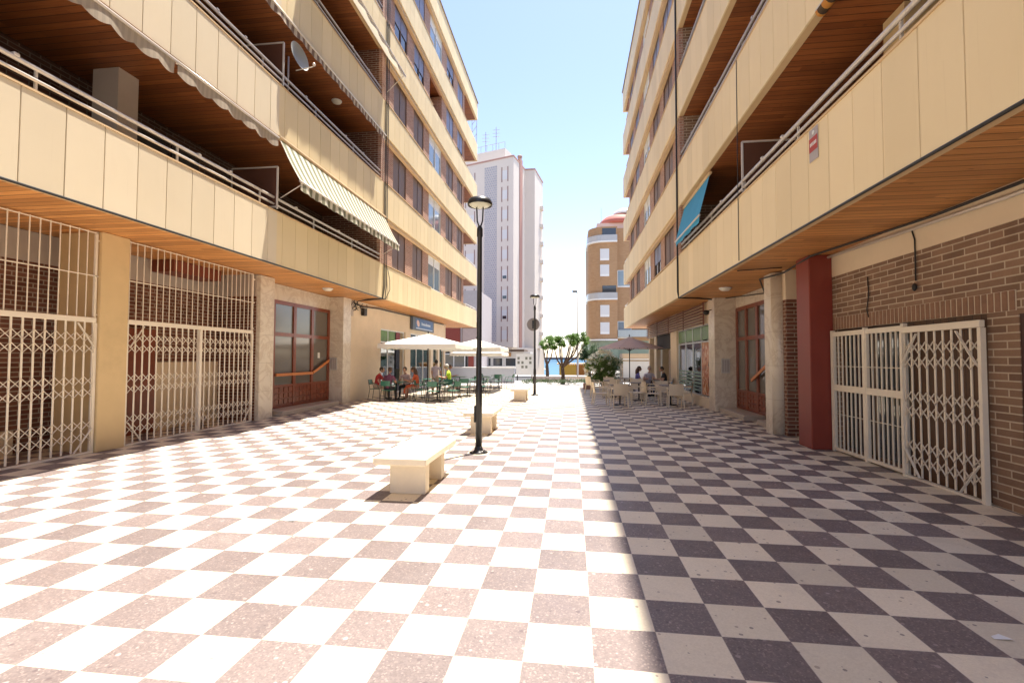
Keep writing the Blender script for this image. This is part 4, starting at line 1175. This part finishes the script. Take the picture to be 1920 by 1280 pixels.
    hm.cur = 5; hm.ell((0,.094,-.052), (.024,.008,.006), 8, 5)
    o = len(mb.v); mb.v += [tuple(rot @ Vector(q)+hc) for q in hm.v]
    mb.f += [[o+a for a in f] for f in hm.f]; mb.mi += hm.mi; mb.sm += hm.sm
    t = mb.build('person', [sk, top, legs, shoes, m_eye, M('lip_'+str(len(bpy.data.materials)), (.36,.12,.09), .5)], None)
    t.location = (x, y, z); t.rotation_euler = (0, 0, rz); t.scale = (sc,)*3
    tag(t, label, 'person')
    hr = MB(); hr.ell((0,-.012,.022), (.086,.104,.108), 16, 10)
    hr.v = [(vx, min(vy, .062 if vz < .07 else .09), max(vz, -.055)) for vx, vy, vz in hr.v]
    if long_hair: hr.tube([(0,-.06,.0),(0,-.095,-.1),(0,-.10,-.22),(0,-.08,-.30)], [.085,.085,.075,.03], 10)
    hr.v = [tuple(rot @ Vector(q)+hc) for q in hr.v]
    hh = hr.build('hair', hairs[hair], t, world=False)
    if skirt:
        a = hip
        sk2 = MB(); nseg = 14
        for j, (yy, zz, rx, rz2) in enumerate(((.0,.60,.17,.13),(.2,.60,.19,.10),(.42,.56,.21,.09),(.50,.40,.21,.07),(.50,.28,.22,.07))):
            for q in range(nseg):
                an = 2*PI*q/nseg
                if j < 3: sk2.v.append((rx*math.cos(an), yy, zz-.04+rz2*math.sin(an)))
                else: sk2.v.append((rx*math.cos(an), yy+rz2*math.sin(an)-.02, zz))
        for j in range(4):
            for q in range(nseg): sk2.face([j*nseg+q, j*nseg+(q+1)%nseg, (j+1)*nseg+(q+1)%nseg, (j+1)*nseg+q], True)
        sk2.build('skirt', top, t, world=False)
    return t
jeans = cloth('blue_jeans', (.06,.09,.17)); darkp = cloth('dark_trousers', (.03,.03,.035)); shoe = M('dark_shoe', (.03,.025,.02), .5); beigep = cloth('beige_trousers', (.38,.30,.22))
person('person in a red top sitting at the plaster wall end of the crowded table', -8.0, 18.75, D(-90), 'sit', cloth('red_shirt', (.42,.03,.03)), beigep, shoe, 'dark', m_skin, .28)
person('person in a maroon patterned top sitting with their back to the camera', -7.2, 18.0, 0, 'sit', cloth('maroon_pattern', (.16,.05,.09), .6, 14), darkp, shoe, 'brown', m_skin2, .22)
person('person in a pale pink top sitting behind the crowded table', -7.0, 19.55, D(180), 'sit', cloth('pink_white_shirt', (.55,.42,.42)), darkp, shoe, 'dark', m_skin, .3)
person('person in an orange red dress sitting on the right of the crowded table', -6.3, 18.85, D(95), 'sit', cloth('orange_red_dress', (.50,.09,.03)), m_skin, shoe, 'brown', m_skin2, .2, skirt=True, long_hair=True)
person('person in a lilac grey shirt standing with their back to the camera', -6.15, 20.9, D(-8), 'stand', cloth('lilac_shirt', (.42,.36,.44)), beigep, shoe, 'dark', m_skin2, .12, sc=.93)
person('person in a lime green shirt sitting behind the standing person', -5.75, 21.9, D(100), 'sit', cloth('lime_shirt', (.42,.62,.04)), darkp, shoe, 'grey', m_skin, .15, sc=1.05)
person('person with an orange top sitting under the second parasol', -6.5, 24.5, D(-85), 'sit', cloth('orange_top', (.50,.19,.09)), beigep, shoe, 'brown', m_skin2, .1)
person('person in purple and blue sitting at the right terrace table', 2.95, 22.3, D(-90), 'sit', cloth('blue_purple_top', (.13,.12,.32)), darkp, shoe, 'brown', m_skin2, .1, long_hair=True)
person('person in black sitting near the cream column on the right terrace', 4.25, 22.5, D(90), 'sit', cloth('black_top', (.02,.02,.022)), darkp, shoe, 'dark', m_skin, .2)
person('person in a pale top seated between the two others on the right terrace', 3.6, 23.1, D(180), 'sit', cloth('pale_lilac_top', (.45,.42,.48)), jeans, shoe, 'grey', m_skin, .15)
chair('r', 3.6, 23.15, D(180), 'beige armchair under the person in the pale top')

# ------------------------------------------------------------------ plants
def leaves(mb, c, r, n, size, squash=1., shell=.35):
    for _ in range(n):
        d = Vector((random.gauss(0,1), random.gauss(0,1), random.gauss(0,1))).normalized()
        q = (shell+(1-shell)*random.random()**.5)*r*(1+.18*math.sin(d.x*7+d.z*5))
        p = Vector(c)+Vector((d.x*q, d.y*q, d.z*q*squash))
        a = Vector((random.uniform(-1,1), random.uniform(-1,1), random.uniform(-.4,1))).normalized()
        b = a.orthogonal().normalized(); s = size*random.uniform(.6,1.3)
        mb.poly([p-b*s*.35, p+a*s*.5-b*s*.1, p+a*s, p+b*s*.35+a*s*.4])
def tree(label, x, y, trunk, blobs, n, size, mat, group=None, nm_='tree'):
    t = thing(nm_, label, 'tree', (x, y, 0), 0, group)
    tr = MB(); tr.tube([(x,y,0),(x+.03,y,trunk*.5),(x-.02,y,trunk)], [.17,.13,.12], 10)
    for (bx, by, bz, br) in blobs:
        p = Vector((x-.02,y,trunk)); q = Vector((x+bx, y+by, bz)); mid = p.lerp(q, .5)+Vector((bx*.15,0,-.12))
        tr.tube([p, mid, q], [.075,.05,.02], 6)
        if br > .3: tr.tube([mid, q+Vector((.2,.1,.1))], [.035,.012], 5)
    tr.build('trunk', m_trunk, t)
    cr = MB()
    for (bx, by, bz, br) in blobs:
        for _ in range(6):
            o = Vector((random.uniform(-1,1), random.uniform(-1,1), random.uniform(-.5,1.0)))*br*.75
            leaves(cr, (x+bx+o.x, y+by+o.y, bz+o.z), br*random.uniform(.3,.6), int(n*br/.45/7), size*.9, .95, .1)
    cr.build('crown', mat, t)
    return t
random.seed(3)
tree('forked tree with green tufted crown standing at the end of the plaza', -.63, 32.0, 1.1,
     [(-.25,.1,2.95,.42),(-.05,-.2,2.6,.25),(.52,.0,3.1,.42),(.85,.3,2.75,.38),(1.15,.1,3.05,.42),(.6,-.3,2.65,.3),(-.55,.2,2.35,.2),(1.5,.4,2.8,.3)], 1500, .11, m_leaf)
tree('small green tree behind the farther lamp post', -1.85, 35.5, 1.2, [(0,0,2.85,.55),(.45,.2,2.6,.3),(-.3,0,2.6,.4)], 1300, .12, m_leaf)
tree('dark green tree beside the tan brick building across the road', 1.6, 44.5, 1.0, [(0,0,2.3,.8),(.7,0,2.2,.7),(-.6,0,1.9,.6)], 1100, .16, m_leafd)
t = thing('flowering_bush', 'large variegated white and green bush at the far edge of the right terrace', 'bush', (1.7, 27.0, 0))
st = MB()
for i in range(9):
    a = i*.7; st.tube([(1.7,27,0),(1.7+.3*math.cos(a),27+.3*math.sin(a),.7),(1.7+.65*math.cos(a),27+.6*math.sin(a),1.4)], [.03,.02,.01], 5)
st.build('stems', m_trunk, t)
cr = MB()
for i in range(46):
    a = random.uniform(0, 2*PI); rr = random.uniform(.1,.85); leaves(cr, (1.72+rr*math.cos(a), 27+rr*math.sin(a)*.9, random.uniform(.5,1.75)*(1.10-rr*.25)), .30, 230, .10, .9, .1)
cr.build('foliage', m_leafv, t)
bf = MB()
for i in range(75):
    a = random.uniform(0, 2*PI); ph = random.uniform(.05, 1.0); rr = .98*math.sin(ph*PI*.55)
    leaves(bf, (1.72+rr*math.cos(a), 27+rr*math.sin(a)*.95, .75+1.35*math.cos(ph*PI*.5)), .13, 34, .075, .8, .1)
bf.build('blossom', m_flow, t)
hg = MB()
for i in range(26): leaves(hg, (-3.1+i*.19, 30.9+random.uniform(-.15,.15), .17+random.uniform(0,.08)), .2, 130, .07, .8, .1)
o = hg.build('hedge_planting', m_hedge); tag(o, kind='stuff', label='low green planting along the end of the plaza')
t = thing('planter_box', 'brown box planter with pale posts at the end of the right terrace', 'planter', (.98, 27.2, 0))
MB().cbox(.62,1.2,26.9,27.5,0,.32,.01).build('box', M('terracotta_box', (.30,.17,.13), .8), t)
MB().box(.82,.90,27.1,27.18,.32,1.62).box(1.12,1.18,27.1,27.16,.32,1.45).box(.7,1.3,27.08,27.2,1.62,1.68).build('post', M('pale_wood_post', (.60,.50,.28), .7), t)

# ------------------------------------------------------------------ beyond the plaza
t = thing('low_wall', 'long pale blue grey low wall with a white coping at the street end of the left terrace', 'wall', (-6.4, 33, 0))
MB().cbox(-10,-3.95,32.6,32.9,0,1.02,.01).build('wall_body', m_paleW, t)
MB().cbox(-10.05,-3.9,32.55,32.95,1.021,1.09,.01).build('coping', m_wframe, t)
t = thing('notice_board', 'white roadside board with small pictures right of the pale low wall', 'board', (-3.5, 36, 0))
MB().box(-4.25,-2.95,36.1,36.2,.42,2.05).build('board', m_wframe, t)
m_pic = M('board_pictures', (.18,.19,.16), .6, .6, 6)
for i in range(4):
    for j in range(3):
        if (i+j) % 3: MB().box(-4.15+i*.3, -4.15+i*.3+.17, 36.085, 36.099, .95+j*.33, 1.15+j*.33).build('picture', m_pic, t)
MB().box(-4.2,-4.12,36.12,36.18,0,.42).box(-3.08,-3.0,36.12,36.18,0,.42).build('post', m_lamp, t)
t = thing('low_fence', 'low greyish pink boarded fence along the promenade left of the forked tree', 'fence', (-1.8, 34, 0))
f = MB()
for i in range(22): f.box(-2.9+i*.1, -2.9+i*.1+.085, 34.5, 34.53, .02, .36)
f.build('boards', M('greyish_boards', (.34,.28,.27), .8, .15, 4), t)
MB().box(-2.92,-.68,34.48,34.56,.36,.40).build('top_rail', m_kerb, t)
t = thing('low_fence', 'low pale picket fence along the promenade right of the forked tree', 'fence', (.3, 34, 0))
f = MB()
for i in range(16): f.box(-.45+i*.14, -.45+i*.14+.07, 34.5, 34.53, .02, .40)
f.box(-.5,1.8,34.531,34.55,.30,.34).build('pickets', M('pale_pickets', (.56,.46,.36), .8, .15, 4), t)
t = thing('beach_kiosk', 'beach bar shade with yellow and orange canvas sides', 'kiosk', (.6, 60, -2.1))
MB().box(-1.6,2.35,60,63,-2.1,.9).build('canvas_side', stripe_mat('yellow_orange_canvas', (.36,.15,.03), (.62,.42,.08), 4.4, 'x', off=1.7), t)
rf = MB()
for i in range(16): rf.bar((-1.8+i*.28,59.8,1.0),(-1.8+i*.28,63.2,1.05), .18, .12)
rf.build('reed_roof', M('reed_roof', (.62,.40,.20), .9, .3, 5), t)
parasol('white beach parasol seen low between the lamp post and the tower', -6.3, 89, 2.35, 1.8, 1.5, .1, m_white, False)
kids_ = [o for o in bpy.data.objects if o.name.startswith('parasol') and abs(o.location.y-89) < .1]
for o in kids_: o.location.z = -2.1
# beach parasol stands on the sand

# white tower
def P2(a, b, f): return (a[0]+(b[0]-a[0])*f, a[1]+(b[1]-a[1])*f)
A, B, C_, D_, E_ = (-21,68.7), (-7.97,64), (-6.9,69.0), (-5.43,69.0), (-4.6,74.5)
t = thing('apartment_tower', 'tall pale grey apartment tower with a pink vertical stripe beyond the left block', 'building', (-12, 72, 0))
foot = [A, B, C_, D_, E_, (-9,86), (-25,86)]
TZ = 29.5
MB().prism(foot, 3.2, TZ).build('tower_wall', m_tower, t)
rp = MB()
for a, c in zip(foot[:5], foot[1:5]):
    d = Vector((c[0]-a[0], c[1]-a[1], 0)).normalized(); n_ = Vector((d.y, -d.x, 0))*.08
    rp.prism([(a[0]+n_.x, a[1]+n_.y), (c[0]+n_.x, c[1]+n_.y), (c[0]-n_.x*3, c[1]-n_.y*3), (a[0]-n_.x*3, a[1]-n_.y*3)], TZ+.002, TZ+.20)
rp.build('red_parapet_trim', m_towerP, t)
pen = [(-20,70.5),(-9.6,67.0),(-8.0,72),(-18,76)]
MB().prism(pen, TZ+.31, TZ+2.6).build('penthouse', m_tower, t)
rr = MB()
for i in range(12):
    a = P2(pen[0], pen[1], i/11); rr.bar((a[0],a[1],TZ+2.6),(a[0],a[1],TZ+3.5), .05)
rr.bar((pen[0][0],pen[0][1],TZ+3.5),(pen[1][0],pen[1][1],TZ+3.5), .05); rr.build('roof_railing', m_rail, t)
an = MB()
for (f_, hgt) in ((.25,5.2),(.45,3.6),(.70,3.2),(.86,3.6)):
    a = P2(pen[0], pen[1], f_); an.bar((a[0],a[1]+.5,TZ+2.6),(a[0],a[1]+.5,TZ+2.6+hgt), .09)
    for q in range(3): an.bar((a[0]-.5,a[1]+.5,TZ+2.2+hgt-q*.5),(a[0]+.5,a[1]+.5,TZ+2.2+hgt-q*.5), .05)
for q in range(5): an.bar((-14.6-.35,69.2,TZ+2.6+q*1.2),(-14.6+.35,69.2,TZ+3.6+q*1.2),.07)
an.bar((-14.95,69.2,TZ+2.6),(-14.95,69.2,TZ+9),.08); an.bar((-14.25,69.2,TZ+2.6),(-14.25,69.2,TZ+9),.08)
an.build('antenna_mast', m_rail, t)
MB().lathe([(.28,TZ+.3),(.28,TZ+1.5),(.36,TZ+1.5),(.36,TZ+1.75)], -7.55, 68.0, 10).build('chimney', m_jamb, t)
# windows on the tilted front face: column with brown jambs, lattice column
fd = Vector((B[0]-A[0], B[1]-A[1], 0)); FL = fd.length; fd.normalize(); fn = Vector((fd.y, -fd.x, 0))
def fpt(sdist, out, z): p = Vector((B[0], B[1], 0)) - fd*sdist + fn*out; return (p.x, p.y, z)
def fbox(mb, s0, s1, o0, o1, z0, z1):
    a, b2, c2, d2 = fpt(s0,o0,0), fpt(s1,o0,0), fpt(s1,o1,0), fpt(s0,o1,0)
    mb.prism([(a[0],a[1]),(d2[0],d2[1]),(c2[0],c2[1]),(b2[0],b2[1])], z0, z1)
for fl in range(9):
    zb = 4.3+fl*2.78
    for (s0, s1) in ((.95, 1.75), (6.3, 7.7), (9.4, 10.4)):
        j = MB(); fbox(j, s0-.14, s0, -.02, .03, zb-.35, zb+1.75); fbox(j, s1, s1+.14, -.02, .03, zb-.35, zb+1.75)
        w = j.build('window', m_jamb, t)
        p = MB(); fbox(p, s0, s1, .002, .012, zb, zb+1.25); p.build('shutter', m_shw, w)
        if fl in (1, 2, 3):
            p = MB(); fbox(p, s0+.1, s1-.1, .014, .02, zb+.02, zb+.45); p.build('pane', m_dglass, w)
la = MB(); fbox(la, 2.6, 4.6, .0, .015, 4.0, TZ-.8)
la.build('lattice_blocks', brick_mat('pierced_blocks', (.36,.37,.42), (.42,.43,.48), (.58,.54,.52), .33, .33, .05, .1), t)
sd = Vector((C_[0]-B[0], C_[1]-B[1], 0)); sn = Vector((sd.y, -sd.x, 0)).normalized()
sp = MB()
a0, a1 = P2(B, C_, .50), P2(B, C_, .72)
sp.prism([(a0[0]+sn.x*.12, a0[1]+sn.y*.12), (a1[0]+sn.x*.12, a1[1]+sn.y*.12), (a1[0]-sn.x*.02, a1[1]-sn.y*.02), (a0[0]-sn.x*.02, a0[1]-sn.y*.02)], 3.2, TZ+.8)
sp.build('pink_stripe', m_towerP, t)
sb = MB()
for fl in range(8):
    z = 5.2+fl*2.78; a = P2(D_, E_, .62); sb.box(a[0]-.05, a[0]+.55, a[1], a[1]+1.2, z, z+.5)
sb.build('balcony', m_tower, t)
gf = MB(); gf.prism([(-20.5,69.2),(-8.3,65.2),(-5.2,69.6),(-4.9,84),(-20,84)], -3.1, 3.19); gf.build('ground_floor', m_tower, t)
# street level shops under the tower
t = thing('shop_row', 'low white shop row with dark windows under the pale tower', 'building', (-9, 56, 0))
MB().box(-15,-4.9,56,60,0,2.5).build('shop_wall', M('white_shop_render', (.60,.58,.55), .7), t)
for (a, c) in ((-10.9,-9.6),(-9.4,-8.2),(-7.9,-6.6),(-6.4,-5.6)): 
    w = MB().box(a,c,55.97,55.999,.75,1.75).build('window', m_wframe, t); MB().box(a+.06,c-.06,55.955,55.968,.8,1.7).build('pane', m_dglass, w)
MB().box(-15,-5.6,55.2,60.2,2.502,2.75).build('flat_roof', m_trunk, t)
MB().box(-8.3,-7.2,55.9,55.95,1.9,2.35).build('small_sign', M('ochre_sign', (.40,.20,.06), .6), t)
t = thing('corner_building', 'dark red rendered building with pale shutters behind the parasols', 'building', (-16, 48, 0))
MB().box(-24,-11.2,50,58,0,3.1).build('ground_floor_wall', m_dark, t)
MB().box(-24,-12.0,50,58,3.101,9).build('upper_wall', m_red, t)
MB().box(-12.0,-9.9,50.2,58,0,9).build('grey_bay', M('grey_bay_render', (.48,.44,.44), .7), t)
w = MB().box(-11.8,-10.1,50.17,50.199,3.4,5.6).build('window', m_bframe, t); MB().box(-11.75,-10.15,50.15,50.168,3.4,4.9).build('shutter', M('pinkish_shutter', (.44,.34,.31), .6), w)
w = MB().box(-13.9,-11.4,49.97,49.999,.2,2.2).build('shop_window', m_wframe, t); MB().box(-13.8,-12.7,49.95,49.968,.3,2.1).box(-12.6,-11.5,49.95,49.968,.3,2.1).build('pane', m_dglass, w)
MB().box(-11.1,-10.5,50.1,50.2,0,2.9).build('red_column', m_red, t)

# tan brick building on the right
t = thing('apartment_building', 'distant tan brick apartment building with a rounded corner and curved balconies', 'building', (8, 86, 0))
rc = [(2.7,84.5)]
for i in range(9):
    a = PI+ i*(PI/2)/8; rc.append((2.7+2.6+2.6*math.cos(a), 80.6+2.6*math.sin(a)))
rc += [(7.3,78),(7.3,79.2),(16,79.2),(16,94),(2.7,94)]
MB().prism(rc, 4.6, 23.2).build('brick_wall', m_tan, t)
MB().prism([(p[0]+.1, p[1]+.15) for p in rc], 0, 4.59).build('ground_floor', M('green_ground_floor', (.22,.27,.20), .6, .2, 1), t)
def off(poly, d):
    cx, cy = 8., 88.; return [(cx+(x-cx)*(1+d), cy+(y-cy)*(1+d)) for x, y in poly]
for z in (4.6, 11.2, 20.6): MB().prism(off(rc[:11], .045)+[(7.3,78.4),(8,84)], z, z+.22).build('floor_band', m_wframe, t)
m_balg = M('pale_balcony_glass', (.42,.42,.42), .15, .1, .5)
for z in (11.42, 20.82):
    MB().prism(off(rc[:11], .04)+[(7.0,78.4),(6.9,79.0)]+[(x+.25,y+.25) for x, y in reversed(off(rc[1:10], .03))]+[(3.2,84.5)], z, z+.95).build('balcony_glass', m_balg, t)
    MB().box(4.9,7.1,77.95,77.999,z,z+2.1).build('balcony_door', m_dglass, t)
for zc in (18.6, 16.0, 9.4, 6.6):
    w = MB().box(4.55,6.0,77.96,77.999,zc-.95,zc+.95).build('window', m_wframe, t)
    MB().box(4.6,5.95,77.94,77.958,zc-.6,zc+.9).build('shutter', m_shw, w)
for zc in (15.0, 6.6):
    w = MB().box(7.4,9.6,79.15,79.199,zc-1.6,zc+1.2).build('window', m_wframe, t)
    MB().box(7.5,9.5,79.13,79.148,zc-1.4,zc+1.1).build('pane', m_lglass, w)
MB().box(7.35,13,77.9,79.1,5.2,6.3).build('balcony', M('glass_balcony_front', (.36,.40,.40), .2), t)
MB().prism([(4.2,81),(16,81),(16,94),(4.2,94)], 23.22, 24.6).build('top_floor', M('top_floor_render', (.55,.45,.42), .7), t)
dom = MB().lathe([(3.6,24.6),(3.4,25.4),(2.5,26.2),(1.0,26.7),(0,26.8)], 8.2, 84, 24); dom.build('red_roof', M('red_roof_tile', (.40,.12,.09), .7), t)
MB().lathe([(2.2,26.6),(1.9,27.2),(1.0,27.7),(0,27.8)], 9.2, 84, 20).build('roof_dome', m_wframe, t)
MB().bar((5.0,82,24.6),(5.0,82,27.6),.06).build('antenna', m_rail, t)
t = thing('terrace_building', 'low cream building with a shelf of bottles behind the taupe parasol', 'building', (5, 40, 0))
MB().box(3.9,9,37.9,40,0,2.1).build('wall', M('tan_render', (.42,.32,.22), .8), t)
MB().box(3.95,7,37.86,37.899,.1,1.5).build('shutter', m_shw, t)
MB().box(3.9,9,37.6,37.9,1.62,1.70).build('shelf', m_wframe, t)

# litter on the paving
for (x, y, a, lb) in ((2.62,3.34,.4,'crumpled white paper scrap on the shaded tiles at lower right'),(-2.95,4.72,1.0,'small white scrap on the sunlit tiles at lower left')):
    m_ = MB(); m_.v = [(x-.05,y-.015,.004),(x+.05,y-.02,.012),(x+.055,y+.012,.004),(x+.0,y+.02,.02),(x-.045,y+.015,.006)]; m_.face([0,1,3,4]); m_.face([1,2,3])
    tag(m_.build('paper_scrap', m_wframe), lb, 'litter', 'paper scraps on the paving')
